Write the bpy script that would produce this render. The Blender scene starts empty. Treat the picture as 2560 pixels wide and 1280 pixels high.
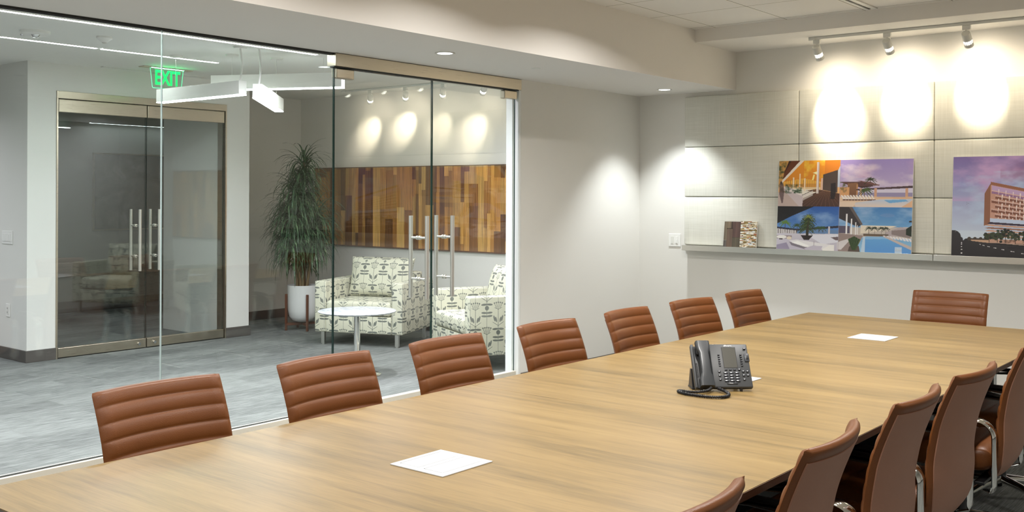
import bpy, bmesh, math, random
import numpy as np
from mathutils import Vector, Matrix
from math import radians as R, pi, sin, cos
random.seed(7)
S = bpy.context.scene
C = S.collection

# ------------------------------------------------------------------ camera, world, exposure
cam_d = bpy.data.cameras.new('camera'); cam = bpy.data.objects.new('camera', cam_d); C.objects.link(cam); S.camera = cam
FOC, V0, YAW, ROLL = 2549.0, 487.3, R(39.15), R(0.233)
cam_d.sensor_fit = 'HORIZONTAL'; cam_d.sensor_width = 36.0; cam_d.lens = 36.0 * FOC / 2560.0
cam_d.shift_x = 0.0; cam_d.shift_y = -(640 - V0) / 2560.0
cam_d.clip_start = 0.05; cam_d.clip_end = 100
F_ = Vector((cos(YAW), sin(YAW), 0)); R_ = Vector((sin(YAW), -cos(YAW), 0)); U_ = Vector((0, 0, 1))
r_, u_ = R_ * cos(ROLL) + U_ * sin(ROLL), U_ * cos(ROLL) - R_ * sin(ROLL)
cam.matrix_world = Matrix(((r_.x, u_.x, -F_.x, 0), (r_.y, u_.y, -F_.y, 0), (r_.z, u_.z, -F_.z, 1.5), (0, 0, 0, 1)))
world = bpy.data.worlds.new('world'); S.world = world; world.use_nodes = True
world.node_tree.nodes['Background'].inputs[0].default_value = (0.9, 0.95, 1, 1)
world.node_tree.nodes['Background'].inputs[1].default_value = 0.02
S.view_settings.view_transform = 'Standard'; S.view_settings.look = 'None'
S.view_settings.gamma = 1; S.view_settings.use_curve_mapping = False
S.view_settings.exposure = 0.42
S.cycles.max_bounces = 10; S.cycles.diffuse_bounces = 5; S.cycles.glossy_bounces = 5
S.cycles.transparent_max_bounces = 20
S.cycles.sample_clamp_indirect = 6.0
# light levels
P_CAN = 19.0; P_LOBBY = 22.0; E_LED = 40.0; E_PEND = 30.0; P_TRACK = 105.0; P_DOWN = 90.0; P_LOBBY_TRACK = 24.0
COL_CAN = (1.0, 0.965, 0.92); COL_LOBBY = (1.0, 0.99, 1.08); COL_LED = (0.90, 1.0, 0.98); COL_TRACK = (1.0, 0.86, 0.66); COL_DOWN = (0.93, 0.98, 1.0)

# ------------------------------------------------------------------ helpers
def srgb(r, g, b):
    f = lambda c: (c / 255) / 12.92 if c / 255 <= 0.04045 else ((c / 255 + 0.055) / 1.055) ** 2.4
    return (f(r), f(g), f(b), 1)
def mat(name, col=(.8, .8, .8, 1), rough=.6, metal=0, spec=.5, emit=None, es=0, bump=None, coat=0):
    m = bpy.data.materials.new(name); m.use_nodes = True
    b = m.node_tree.nodes['Principled BSDF']
    b.inputs['Base Color'].default_value = col if len(col) == 4 else (*col, 1)
    b.inputs['Roughness'].default_value = rough; b.inputs['Metallic'].default_value = metal
    b.inputs['Specular IOR Level'].default_value = spec
    b.inputs['Coat Weight'].default_value = coat
    if emit: b.inputs['Emission Color'].default_value = (*emit[:3], 1); b.inputs['Emission Strength'].default_value = es
    if bump:
        nt = m.node_tree; sc, st = bump
        tc = nt.nodes.new('ShaderNodeTexCoord'); n = nt.nodes.new('ShaderNodeTexNoise'); n.inputs['Scale'].default_value = sc
        n.inputs['Detail'].default_value = 3
        bp = nt.nodes.new('ShaderNodeBump'); bp.inputs['Strength'].default_value = st; bp.inputs['Distance'].default_value = .002
        nt.links.new(tc.outputs['Object'], n.inputs['Vector']); nt.links.new(n.outputs['Fac'], bp.inputs['Height'])
        nt.links.new(bp.outputs['Normal'], b.inputs['Normal'])
    return m
class NT:
    """small wrapper to wire procedural node trees"""
    def __init__(s, m): s.m = m; s.t = m.node_tree; s.b = s.t.nodes['Principled BSDF']
    def n(s, typ, **kw):
        nd = s.t.nodes.new(typ)
        for k, v in kw.items():
            if k.startswith('i_'):
                key = k[2:]; key = int(key) if key.isdigit() else key.replace('_', ' ')
                nd.inputs[key].default_value = v
            else: setattr(nd, k, v)
        return nd
    def l(s, a, b): s.t.links.new(a, b)
    def math(s, op, a, b=None, c=None):
        nd = s.t.nodes.new('ShaderNodeMath'); nd.operation = op
        for i, v in enumerate((a, b, c)):
            if v is None: continue
            if isinstance(v, (int, float)): nd.inputs[i].default_value = v
            else: s.l(v, nd.inputs[i])
        return nd.outputs[0]
    def mix(s, f, a, b, blend='MIX'):
        nd = s.t.nodes.new('ShaderNodeMix'); nd.data_type = 'RGBA'; nd.blend_type = blend
        for k, v in ((0, f), (6, a), (7, b)):
            if isinstance(v, (int, float)): nd.inputs[k].default_value = v
            elif isinstance(v, tuple): nd.inputs[k].default_value = v
            else: s.l(v, nd.inputs[k])
        return nd.outputs[2]
    def noise(s, vec, scale, detail=3, rough=.5, dist=0):
        nd = s.n('ShaderNodeTexNoise'); nd.inputs['Scale'].default_value = scale; nd.inputs['Detail'].default_value = detail
        nd.inputs['Roughness'].default_value = rough; nd.inputs['Distortion'].default_value = dist
        s.l(vec, nd.inputs['Vector']); return nd.outputs['Fac']
    def mapping(s, vec, scale=(1, 1, 1), loc=(0, 0, 0), rot=(0, 0, 0)):
        nd = s.n('ShaderNodeMapping'); nd.inputs['Scale'].default_value = scale; nd.inputs['Location'].default_value = loc
        nd.inputs['Rotation'].default_value = rot; s.l(vec, nd.inputs['Vector']); return nd.outputs[0]
    def ramp(s, fac, stops):
        nd = s.n('ShaderNodeValToRGB'); e = nd.color_ramp.elements
        while len(e) < len(stops): e.new(.5)
        for el, (p, c) in zip(e, stops): el.position = p; el.color = c
        s.l(fac, nd.inputs[0]); return nd.outputs[0]
    def bump(s, h, strength=.3, dist=.002):
        nd = s.n('ShaderNodeBump'); nd.inputs['Strength'].default_value = strength; nd.inputs['Distance'].default_value = dist
        s.l(h, nd.inputs['Height']); s.l(nd.outputs[0], s.b.inputs['Normal'])
    def coord(s, which='Object'): return s.n('ShaderNodeTexCoord').outputs[which]

class MB:
    def __init__(s): s.bm = bmesh.new()
    def _new(s, f0, mi):
        fs = s.bm.faces[:] if f0 == 0 else None
        for f in s.bm.faces:
            if f.index == -1 or f.index >= f0: f.material_index = mi
    def _tag(s, before, mi):
        for f in s.bm.faces:
            if f not in before: f.material_index = mi
    def box(s, a, b, mi=0, bev=0, seg=2, M=None):
        before = set(s.bm.faces)
        r = bmesh.ops.create_cube(s.bm, size=1)
        c = (Vector(a) + Vector(b)) / 2; d = Vector(b) - Vector(a)
        for v in r['verts']: v.co = Vector((v.co.x * abs(d.x), v.co.y * abs(d.y), v.co.z * abs(d.z))) + c
        vs = r['verts']
        if bev:
            es = {e for v in vs for e in v.link_edges}
            rr = bmesh.ops.bevel(s.bm, geom=list(es), offset=bev, segments=seg, affect='EDGES', profile=.5)
            vs = [v for v in {v for f in s.bm.faces if f not in before for v in f.verts}]
        if M is not None:
            for v in vs: v.co = M @ v.co
        s._tag(before, mi); return s
    def prism(s, pts, z0, z1, mi=0, M=None, bev=0):
        """pts: 2D outline, extruded along local z; M places it"""
        before = set(s.bm.faces)
        lo = [s.bm.verts.new((x, y, z0)) for x, y in pts]; hi = [s.bm.verts.new((x, y, z1)) for x, y in pts]
        n = len(pts)
        s.bm.faces.new(lo[::-1]); s.bm.faces.new(hi)
        for i in range(n): s.bm.faces.new((lo[i], lo[(i + 1) % n], hi[(i + 1) % n], hi[i]))
        vs = lo + hi
        if bev:
            es = {e for v in vs for e in v.link_edges}
            bmesh.ops.bevel(s.bm, geom=list(es), offset=bev, segments=2, affect='EDGES')
            vs = list({v for f in s.bm.faces if f not in before for v in f.verts})
        if M is not None:
            for v in vs: v.co = M @ v.co
        s._tag(before, mi); return s
    def cyl(s, p0, p1, r0, r1=None, n=20, mi=0, cap=True):
        return s.tube([p0, p1], [r0, r0 if r1 is None else r1], n, mi, cap)
    def tube(s, pts, rad, n=10, mi=0, cap=True, flat=None, up=None):
        """sweep; flat=(a,b) scales the section (ellipse / box when n==4)"""
        before = set(s.bm.faces)
        pts = [Vector(p) for p in pts]
        if isinstance(rad, (int, float)): rad = [rad] * len(pts)
        rings = []; ref = None
        for i, p in enumerate(pts):
            t = (pts[min(i + 1, len(pts) - 1)] - pts[max(i - 1, 0)]).normalized()
            if up is not None: a = Vector(up)
            elif ref is None: a = Vector((0, 0, 1)) if abs(t.z) < .9 else Vector((1, 0, 0))
            else: a = ref
            x = a - t * a.dot(t); x.normalize(); y = t.cross(x); ref = x
            fa, fb = flat if flat else (1, 1)
            off = pi / 4 if n == 4 else 0
            rings.append([s.bm.verts.new(p + rad[i] * (x * fa * cos(2 * pi * k / n + off) + y * fb * sin(2 * pi * k / n + off))) for k in range(n)])
        for A, B in zip(rings, rings[1:]):
            for k in range(n): s.bm.faces.new((A[k], A[(k + 1) % n], B[(k + 1) % n], B[k]))
        if cap: s.bm.faces.new(rings[0][::-1]); s.bm.faces.new(rings[-1])
        s._tag(before, mi); return s
    def lathe(s, prof, n=32, mi=0, c=(0, 0, 0), closed=False):
        before = set(s.bm.faces); c = Vector(c); rings = []
        for r, z in prof:
            if r < 1e-6: rings.append([s.bm.verts.new(c + Vector((0, 0, z)))])
            else: rings.append([s.bm.verts.new(c + Vector((r * cos(2 * pi * k / n), r * sin(2 * pi * k / n), z))) for k in range(n)])
        for A, B in zip(rings, rings[1:]):
            for k in range(n):
                a, b = A[k % len(A)], A[(k + 1) % len(A)]; d, e = B[k % len(B)], B[(k + 1) % len(B)]
                q = [a, b, e, d]; u = []
                for v in q:
                    if v not in u: u.append(v)
                if len(u) >= 3: s.bm.faces.new(u)
        s._tag(before, mi); return s
    def grid(s, fn, nu, nv, mi=0, closed_u=False, rim=False):
        before = set(s.bm.faces)
        V = [[s.bm.verts.new(fn(i / nu, j / nv)) for i in range(nu if closed_u else nu + 1)] for j in range(nv + 1)]
        for j in range(nv):
            for i in range(nu):
                i2 = (i + 1) % nu if closed_u else i + 1
                s.bm.faces.new((V[j][i], V[j][i2], V[j + 1][i2], V[j + 1][i]))
        s._tag(before, mi); return V
    def build(s, name, mats, parent=None, smooth=None, uv=False, loc=None, rot=None, recalc=True):
        if recalc: bmesh.ops.recalc_face_normals(s.bm, faces=s.bm.faces[:])
        if uv:
            L = s.bm.loops.layers.uv.new('UVMap')
            for f in s.bm.faces:
                n = f.normal; ax = max(range(3), key=lambda k: abs(n[k]))
                for lp in f.loops:
                    p = lp.vert.co
                    lp[L].uv = (p.y, p.z) if ax == 0 else ((p.x, p.z) if ax == 1 else (p.x, p.y))
        me = bpy.data.meshes.new(name); s.bm.to_mesh(me); s.bm.free()
        for m in (mats if isinstance(mats, (list, tuple)) else [mats]): me.materials.append(m)
        if smooth:
            me.polygons.foreach_set('use_smooth', [True] * len(me.polygons))
            try: me.set_sharp_from_angle(angle=R(smooth))
            except Exception: pass
        o = bpy.data.objects.new(name, me); C.objects.link(o)
        if parent: o.parent = parent
        if loc: o.location = loc
        if rot: o.rotation_euler = rot
        return o
def tag(o, label=None, cat=None, group=None, kind=None):
    if label: o['label'] = label
    if cat: o['category'] = cat
    if group: o['group'] = group
    if kind: o['kind'] = kind
    return o
def thing(name, label, cat, loc=(0, 0, 0), rz=0, group=None):
    o = bpy.data.objects.new(name, None); C.objects.link(o); o.empty_display_size = .1
    o.location = loc; o.rotation_euler = (0, 0, rz); return tag(o, label, cat, group)
def copy_tree(o, parent=None):
    c = o.copy(); C.objects.link(c); c.parent = parent
    for ch in list(o.children): copy_tree(ch, c)
    return c
def struct(o): o['kind'] = 'structure'; return o
def sbox(name, a, b, m, bev=0): return struct(MB().box(a, b, bev=bev).build(name, m))
def spot(name, loc, target, power, col, size, blend, parent=None, rad=.02):
    d = bpy.data.lights.new(name, 'SPOT'); d.energy = power; d.color = col; d.spot_size = R(size); d.spot_blend = blend
    d.shadow_soft_size = rad; o = bpy.data.objects.new(name, d); C.objects.link(o)
    o.location = loc; o.rotation_euler = (Vector(target) - Vector(loc)).to_track_quat('-Z', 'Y').to_euler()
    if parent: o.parent = parent
    return o

# ------------------------------------------------------------------ materials
M = {}
M['wall'] = mat('painted_wall', srgb(226, 224, 218), .75, bump=(220, .05))
M['wall_cool'] = mat('lobby_wall_paint', srgb(222, 222, 217), .8, bump=(220, .05))
M['wall_grey'] = mat('grey_wall_paint', srgb(206, 204, 197), .8, bump=(220, .05))
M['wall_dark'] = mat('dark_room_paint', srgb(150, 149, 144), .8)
M['soffit'] = mat('soffit_paint', srgb(234, 231, 226), .8, bump=(160, .06))
M['lobby_ceiling'] = mat('lobby_ceiling_paint', srgb(232, 233, 228), .85)
M['base'] = mat('vinyl_baseboard', srgb(84, 80, 76), .55)
M['steel'] = mat('brushed_steel', srgb(200, 190, 172), .32, 1)
n = NT(M['steel']); c = n.mapping(n.coord(), (1.5, 1.5, 160)); n.l(n.math('MULTIPLY_ADD', n.noise(c, 3, 4), .22, .2), n.b.inputs['Roughness'])
M['steel_bright'] = mat('satin_steel', srgb(225, 224, 218), .28, 1)
M['steel_pull'] = mat('pull_steel', srgb(226, 224, 216), .34, .9)
M['sill'] = mat('sill_satin_metal', srgb(238, 230, 214), .5, .55)
M['chrome'] = mat('chrome', srgb(228, 228, 226), .06, 1)
M['black'] = mat('black_plastic', srgb(24, 24, 25), .45)
M['black_gloss'] = mat('black_gloss', srgb(20, 18, 17), .2)
M['white_metal'] = mat('white_powder_coat', srgb(224, 224, 218), .4)
M['white_plastic'] = mat('white_plastic', srgb(236, 236, 232), .4)
M['box_white'] = mat('power_box_white', srgb(204, 206, 208), .45)
M['dark_gap'] = mat('shadow_gap', srgb(25, 27, 25), .6)
M['white_jamb'] = mat('white_jamb_paint', srgb(232, 234, 232), .5)

def emis(name, col, st, body=(.9, .9, .9, 1)):
    return mat(name, body, .5, emit=col, es=st)
M['led'] = emis('led_lens', COL_LED, E_LED)
M['pend_led'] = emis('pendant_lens', COL_LED, E_PEND)
M['down_lens'] = emis('downlight_lens', COL_DOWN, 9)
M['glow_slot'] = emis('lamp_glow', (1, .95, .85), 9)

def glass_mat(name, tint):
    m = bpy.data.materials.new(name); m.use_nodes = True; nt = m.node_tree; nt.nodes.clear()
    out = nt.nodes.new('ShaderNodeOutputMaterial'); mx = nt.nodes.new('ShaderNodeMixShader')
    tr = nt.nodes.new('ShaderNodeBsdfTransparent'); tr.inputs[0].default_value = tint
    gl = nt.nodes.new('ShaderNodeBsdfGlossy'); gl.inputs['Roughness'].default_value = 0.0; gl.inputs[0].default_value = (.95, 1, .97, 1)
    fr = nt.nodes.new('ShaderNodeFresnel'); ge = nt.nodes.new('ShaderNodeNewGeometry')
    ma = nt.nodes.new('ShaderNodeMath'); ma.operation = 'MULTIPLY_ADD'; ma.inputs[1].default_value = 1 / 1.55 - 1.55; ma.inputs[2].default_value = 1.55
    nt.links.new(ge.outputs['Backfacing'], ma.inputs[0]); nt.links.new(ma.outputs[0], fr.inputs['IOR'])
    nt.links.new(fr.outputs[0], mx.inputs[0]); nt.links.new(tr.outputs[0], mx.inputs[1]); nt.links.new(gl.outputs[0], mx.inputs[2])
    nt.links.new(mx.outputs[0], out.inputs[0]); return m
M['glass'] = glass_mat('clear_glass', (.972, .984, .980, 1))
M['glass_green'] = glass_mat('tinted_glass', (.90, .96, .935, 1))
M['glass_edge'] = mat('glass_edge', srgb(26, 48, 42), .15)
M['glass_joint'] = mat('clear_joint', srgb(200, 212, 208), .3)

def leather(name, col, col2, rough=.42):
    m = mat(name, col, rough, spec=.28); n = NT(m); c = n.coord()
    v = n.n('ShaderNodeTexVoronoi'); v.inputs['Scale'].default_value = 420; n.l(c, v.inputs['Vector'])
    f = n.noise(c, 9, 3)
    n.l(n.mix(f, col, col2), n.b.inputs['Base Color'])
    n.bump(v.outputs['Distance'], .22, .0009)
    return m
M['leather'] = leather('cognac_leather', srgb(110, 64, 29), srgb(96, 54, 23), .38)
M['leather_back'] = leather('brown_backing', srgb(150, 110, 90), srgb(142, 102, 82), .5)

def veneer():
    m = mat('table_veneer', srgb(180, 145, 95), .38, spec=.35); n = NT(m); c = n.coord()
    w = n.mapping(c, (1, .055, 1))
    fine = n.noise(w, 150, 4, .6); med = n.noise(w, 26, 4, .6, .3); big = n.noise(n.mapping(c, (1, .10, 1)), 5.5, 3, .6)
    f = n.math('ADD', n.math('MULTIPLY', fine, .25), n.math('ADD', n.math('MULTIPLY', med, .42), n.math('MULTIPLY', big, .42)))
    col = n.ramp(f, [(.36, srgb(90, 74, 45)), (.48, srgb(116, 96, 59)), (.56, srgb(131, 108, 67)), (.70, srgb(146, 122, 78))])
    n.l(col, n.b.inputs['Base Color']); n.bump(fine, .06, .0004); return m
M['veneer'] = veneer()
M['table_edge'] = mat('table_edge_band', srgb(92, 72, 58), .4)

def carpet():
    m = mat('carpet_planks', srgb(110, 112, 108), .95, spec=.1); n = NT(m); c = n.coord()
    br = n.n('ShaderNodeTexBrick', offset=.4, offset_frequency=2)
    br.inputs['Color1'].default_value = (0, 0, 0, 1); br.inputs['Color2'].default_value = (1, 1, 1, 1); br.inputs['Mortar'].default_value = (.5, .5, .5, 1)
    br.inputs['Scale'].default_value = 1; br.inputs['Mortar Size'].default_value = .0012
    br.inputs['Brick Width'].default_value = 1.0; br.inputs['Row Height'].default_value = .25
    n.l(c, br.inputs['Vector'])
    w = n.mapping(c, (.10, 1, 1)); w2 = n.mapping(c, (.035, 1, 1))
    f = n.math('ADD', n.math('MULTIPLY', n.noise(w, 55, 4, .65), .5), n.math('MULTIPLY', n.noise(w2, 190, 3, .6), .5))
    pl = n.math('MULTIPLY_ADD', br.outputs['Color'], .09, -.045)
    big = n.noise(n.mapping(c, (.4, 1, 1)), 2.2, 2)
    f = n.math('ADD', n.math('ADD', f, pl), n.math('MULTIPLY_ADD', big, .22, -.11))
    col = n.ramp(f, [(.34, srgb(86, 88, 87)), (.47, srgb(112, 114, 112)), (.56, srgb(131, 134, 131)), (.72, srgb(152, 155, 152))])
    n.l(n.mix(n.math('MULTIPLY', br.outputs['Fac'], .35), col, srgb(70, 72, 70)), n.b.inputs['Base Color'])
    n.bump(n.noise(c, 500, 2), .5, .003); return m
M['carpet'] = carpet()

def tiles():
    m = mat('acoustic_tile', srgb(206, 200, 188), .9); n = NT(m); c = n.coord()
    sp = n.n('ShaderNodeSeparateXYZ'); n.l(c, sp.inputs[0])
    T = .61
    def line(o, off, w):
        f = n.math('FRACT', n.math('DIVIDE', n.math('ADD', o, off), T)); d = n.math('ABSOLUTE', n.math('SUBTRACT', f, .5))
        return n.math('LESS_THAN', d, w / T / 2)
    ox, oy = .5 * T - 6.74 % T, .5 * T - 3.94 % T
    bar = n.math('MAXIMUM', line(sp.outputs[0], ox, .016), line(sp.outputs[1], oy, .016))
    dark = n.math('MAXIMUM', line(sp.outputs[0], ox + .010, .005), line(sp.outputs[1], oy + .010, .005))  # thin shadow line painted along one side of each grid bar
    sp2 = n.noise(c, 180, 2)
    base = n.mix(n.math('MULTIPLY_ADD', sp2, .2, 0), srgb(243, 240, 234), srgb(230, 227, 220))
    col = n.mix(bar, base, srgb(244, 240, 231)); col = n.mix(dark, col, srgb(100, 92, 76))
    n.l(col, n.b.inputs['Base Color']); return m
M['tiles'] = tiles()

def weave():
    m = mat('panel_weave', srgb(188, 185, 168), .9, spec=.2); n = NT(m); c = n.coord()
    a = n.noise(n.mapping(c, (1, 3, 190)), 1.0, 3, .6); b = n.noise(n.mapping(c, (1, 190, 3)), 1.0, 3, .6)
    f = n.math('MULTIPLY_ADD', n.math('ADD', a, b), .5, 0)
    n.l(n.ramp(f, [(.36, srgb(208, 207, 196)), (.5, srgb(216, 215, 205)), (.64, srgb(224, 223, 214))]), n.b.inputs['Base Color'])
    n.bump(f, .12, .002); return m
M['weave'] = weave()

def attr_wood(name, rough=.35):
    m = mat(name, (.5, .3, .2, 1), rough); n = NT(m)
    at = n.n('ShaderNodeAttribute', attribute_name='pc'); c = n.coord()
    g = n.noise(n.mapping(c, (60, 60, 2.2)), 1.2, 4, .6, .6)
    col = n.mix(1, at.outputs['Color'], n.ramp(g, [(.3, (.62, .6, .58, 1)), (.5, (1, 1, 1, 1)), (.7, (1.3, 1.28, 1.2, 1))]), 'MULTIPLY')
    n.l(col, n.b.inputs['Base Color']); return m
M['planks'] = attr_wood('mixed_wood_planks')
def attr_plain(name, rough=.4):
    m = mat(name, (.5, .5, .5, 1), rough); n = NT(m); at = n.n('ShaderNodeAttribute', attribute_name='pc')
    n.l(at.outputs['Color'], n.b.inputs['Base Color']); return m
M['print'] = attr_plain('printed_board', .45)
M['mosaic'] = attr_plain('glass_mosaic', .15)

def fabric():
    m = mat('botanical_fabric', srgb(226, 225, 205), .9, spec=.15); n = NT(m)
    uv = n.coord('UV'); sp = n.n('ShaderNodeSeparateXYZ'); n.l(uv, sp.inputs[0])
    W, H = .105, .42
    cu = n.math('DIVIDE', sp.outputs[0], W); fl = n.math('FLOOR', cu)
    x = n.math('MULTIPLY', n.math('SUBTRACT', n.math('FRACT', cu), .5), W)
    sh = n.math('MULTIPLY', n.math('ABSOLUTE', n.math('FRACT', n.math('MULTIPLY', fl, .5))), 1.0)
    y = n.math('MULTIPLY', n.math('FRACT', n.math('ADD', n.math('DIVIDE', sp.outputs[1], H), sh)), H)
    cb = n.n('ShaderNodeCombineXYZ'); n.l(x, cb.inputs[0]); n.l(y, cb.inputs[1])
    cur = None
    def add(v):
        nonlocal cur
        cur = v if cur is None else n.math('MAXIMUM', cur, v)
    def ell(cx, cy, a, b, ang=0):
        mp = n.n('ShaderNodeMapping', vector_type='TEXTURE'); mp.inputs['Location'].default_value = (cx, cy, 0)
        mp.inputs['Rotation'].default_value = (0, 0, R(ang)); mp.inputs['Scale'].default_value = (a * 1.3 + .0003, b * 1.3 + .0003, 1)
        n.l(cb.outputs[0], mp.inputs['Vector']); vl = n.n('ShaderNodeVectorMath', operation='LENGTH'); n.l(mp.outputs[0], vl.inputs[0])
        add(n.math('LESS_THAN', vl.outputs['Value'], 1))
    def bar(cx, cy, hw, hh, ang=0): ell(cx, cy, hw, hh, ang)
    ell(0, .20, .0016, .20)                                      # stem
    for zz in (.050, .078):
        for sx in (-1, 1): ell(sx * .024, zz, .021, .0062, sx * 4)  # paired leaves
    ell(0, .118, .014, .015)                                     # bud
    for sx in (-1, 1):
        ell(sx * .025, .148, .022, .0065, sx * -4)
        ell(sx * .020, .228, .0055, .018, -sx * 14); ell(sx * .036, .238, .0055, .020, -sx * 14)
        ell(sx * .026, .192, .0016, .034, -sx * 58)
        ell(sx * .026, .345, .0016, .022, -sx * 24)
        ell(sx * .013, .348, .0014, .018, -sx * 12)
        ell(sx * .036, .368, .005, .005); ell(sx * .018, .372, .005, .005)
        ell(sx * .016, .322, .0016, .018, -sx * 66)
    ell(0, .374, .005, .005)
    br = n.noise(n.mapping(uv, (260, 260, 1)), 1, 2)
    basec = n.mix(br, srgb(196, 194, 172), srgb(212, 211, 192))
    n.l(n.mix(n.math('MULTIPLY', cur, .9), basec, srgb(92, 97, 94)), n.b.inputs['Base Color'])
    n.bump(br, .3, .001); return m
M['fabric'] = fabric()
M['marble'] = mat('marble', srgb(222, 224, 224), .25)
n = NT(M['marble']); f = n.noise(n.coord(), 7, 6, .65, 1.5)
n.l(n.ramp(f, [(.40, srgb(206, 209, 212)), (.5, srgb(168, 173, 178)), (.56, srgb(206, 209, 212))]), n.b.inputs['Base Color'])
M['leaf'] = mat('dracaena_leaf', srgb(52, 78, 46), .4)
n = NT(M['leaf']); f = n.noise(n.coord(), 14, 3)
n.l(n.ramp(f, [(.35, srgb(34, 58, 38)), (.55, srgb(58, 90, 58)), (.72, srgb(112, 140, 100))]), n.b.inputs['Base Color'])
M['cane'] = mat('plant_cane', srgb(120, 104, 74), .8, bump=(60, .6))
M['soil'] = mat('potting_soil', srgb(60, 52, 44), .95, bump=(80, .8))
M['walnut'] = mat('walnut_stand', srgb(96, 58, 40), .45)
M['ceramic'] = mat('white_ceramic', srgb(228, 230, 228), .22)

# ------------------------------------------------------------------ setting
XB = 8.155; YG = 5.10; ZS = 2.425; ZL = 2.67; ZC = 2.86; YF = 4.116; YR = -4.0; XR = -2.2
sbox('floor', (XR - .2, YR - .2, -.06), (XB + .2, 14.4, 0), M['carpet'])
sbox('wall_back', (XB, YR - .2, 0), (XB + .15, 14.2, 3.0), M['wall'])
sbox('wall_right', (XR, YR - .15, 0), (XB, YR, 3.0), M['wall'])
sbox('wall_rear', (XR - .15, YR - .15, 0), (XR, 14.2, 3.0), M['wall'])
sbox('wall_left', (6.376, YG, 0), (XB, 5.235, 2.95), M['wall'])
sbox('ceiling', (XR, YR, ZC), (XB, YF + .02, ZC + .08), M['tiles'])
# dropped soffit along the glass wall, its lobby-side lip and the bulkhead at the back wall
sbox('ceiling_soffit', (XR, YF, ZS), (XB, 5.36, ZC + .08), M['soffit'])
sbox('ceiling_bulkhead', (7.425, YR, 2.755), (XB, YF, ZC + .001), M['soffit'])
sbox('ceiling_lobby', (XR, 5.36, ZL), (XB, 14.2, ZL + .1), M['lobby_ceiling'])
# lobby side
o = MB().box((4.277, 9.0, 0), (4.537, 14.2, ZL)).build('wall_corridor', M['wall_cool']); struct(o)
struct(MB().box((4.537, 9.0, 2.425), (6.345, 9.14, ZL)).build('wall_door_head', M['wall_cool']))
struct(MB().box((6.345, 9.0, 0), (6.634, 10.16, ZL)).build('wall_pier', M['wall_cool']))
struct(MB().box((6.634, 10.02, 0), (XB, 10.16, ZL)).build('wall_alcove', M['wall_grey']))
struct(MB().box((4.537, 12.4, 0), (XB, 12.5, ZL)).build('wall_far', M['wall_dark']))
struct(MB().box((XR, 14.0, 0), (4.277, 14.2, ZL)).build('wall_end', M['wall_cool']))
# baseboards
def baseb(name, a, b, d=.012, h=.105):
    x0, y0 = a; x1, y1 = b
    struct(MB().box((min(x0, x1), min(y0, y1), 0), (max(x0, x1), max(y0, y1), h), bev=.003).build(name, M['base']))
baseb('baseboard_corridor', (4.262, 9.0), (4.277, 14.0)); baseb('baseboard_door_left', (4.262, 8.985), (4.537, 9.0))
baseb('baseboard_pier', (6.345, 8.985), (6.649, 9.0)); baseb('baseboard_pier_side', (6.634, 9.0), (6.649, 10.005))
baseb('baseboard_alcove', (6.634, 10.005), (8.14, 10.02)); baseb('baseboard_lobby', (8.14, 5.25), (8.155, 10.005))
baseb('baseboard_back', (8.14, YR), (8.155, 5.085)); baseb('baseboard_left', (6.38, 5.085), (8.14, 5.1), h=.075)
baseb('baseboard_far', (4.54, 12.385), (8.14, 12.4), h=.14)
baseb('baseboard_right', (XR, YR), (8.14, YR + .015)); baseb('baseboard_rear', (XR, YR + .015), (XR + .015, 5.1))

# glass wall of the conference room -----------------------------------------
GY0, GY1 = 5.128, 5.140
seams = [-2.19, -.575, .68, 1.936, 3.191, 4.446]
for i, (a, b) in enumerate(zip(seams, seams[1:])):
    o = MB().box((a + .002, GY0, .085), (b - .002, GY1, ZS), 0)
    for f in o.bm.faces:
        f.normal_update()
        if abs(f.normal.x) > .9: f.material_index = 2 if i < 4 or f.normal.x < 0 else 1
    o = struct(o.build(f'window_{i + 1}', [M['glass'], M['glass_edge'], M['glass_joint']]))
struct(MB().box((-2.19, 5.112, ZS - .012), (4.446, 5.126, ZS)).box((-2.19, 5.142, ZS - .012), (4.446, 5.156, ZS)).build('trim_glass_channel', M['dark_gap']))
struct(MB().box((-2.19, 5.10, 0), (4.446, 5.127, .096), bev=.002).box((-2.19, 5.141, 0), (4.446, 5.168, .096), bev=.002)
       .box((-2.19, 5.122, .0955), (4.446, 5.147, .0985), 1).build('trim_glass_sill', [M['sill'], M['dark_gap']]))
# door header bar
struct(MB().box((4.43, 5.092, 2.338), (6.372, 5.18, 2.422), bev=.003).build('trim_door_header', M['steel']))
struct(MB().box((4.43, 5.105, 2.331), (6.372, 5.165, 2.339)).build('trim_door_stop', M['dark_gap']))
struct(MB().box((6.352, 5.10, 0), (6.375, 5.16, 2.337), bev=.002).box((6.34, 5.16, 0), (6.375, 5.225, 2.34), bev=.002).build('trim_jamb', M['white_jamb']))
def glass_door(n, x0, x1, y, zt, hx, rail_h, top_rail=False, dark_side=1):
    d = bpy.data.objects.new(f'door_{n}', None); C.objects.link(d); d.location = (x0, y, 0); d['kind'] = 'structure'
    w = x1 - x0
    b = MB().box((.003, 0, rail_h - .01), (w - .003, .012, zt))
    for f in b.bm.faces:
        f.normal_update()
        if abs(f.normal.x) > .9: f.material_index = 1
    b.build('glass_pane', [M['glass'], M['glass_edge']], d)
    b = MB().box((.002, -.018, .008), (w - .002, .03, rail_h), bev=.003)
    b.build('bottom_rail', M['sill'] if not top_rail else M['steel'], d)
    h = MB(); lk = 0
    for yy in (-.075, .087): h.cyl((hx, yy, .755), (hx, yy, 1.347), .0155, n=20)
    for zz in (.895, 1.19):
        h.cyl((hx, -.075, zz), (hx, .087, zz), .0085, n=14)
        h.cyl((hx, -.012, zz), (hx, -.0, zz), .015, n=16); h.cyl((hx, .012, zz), (hx, .024, zz), .015, n=16)
    h.build('pull_handle', M['steel_pull'], d, smooth=40)
    return d
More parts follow.
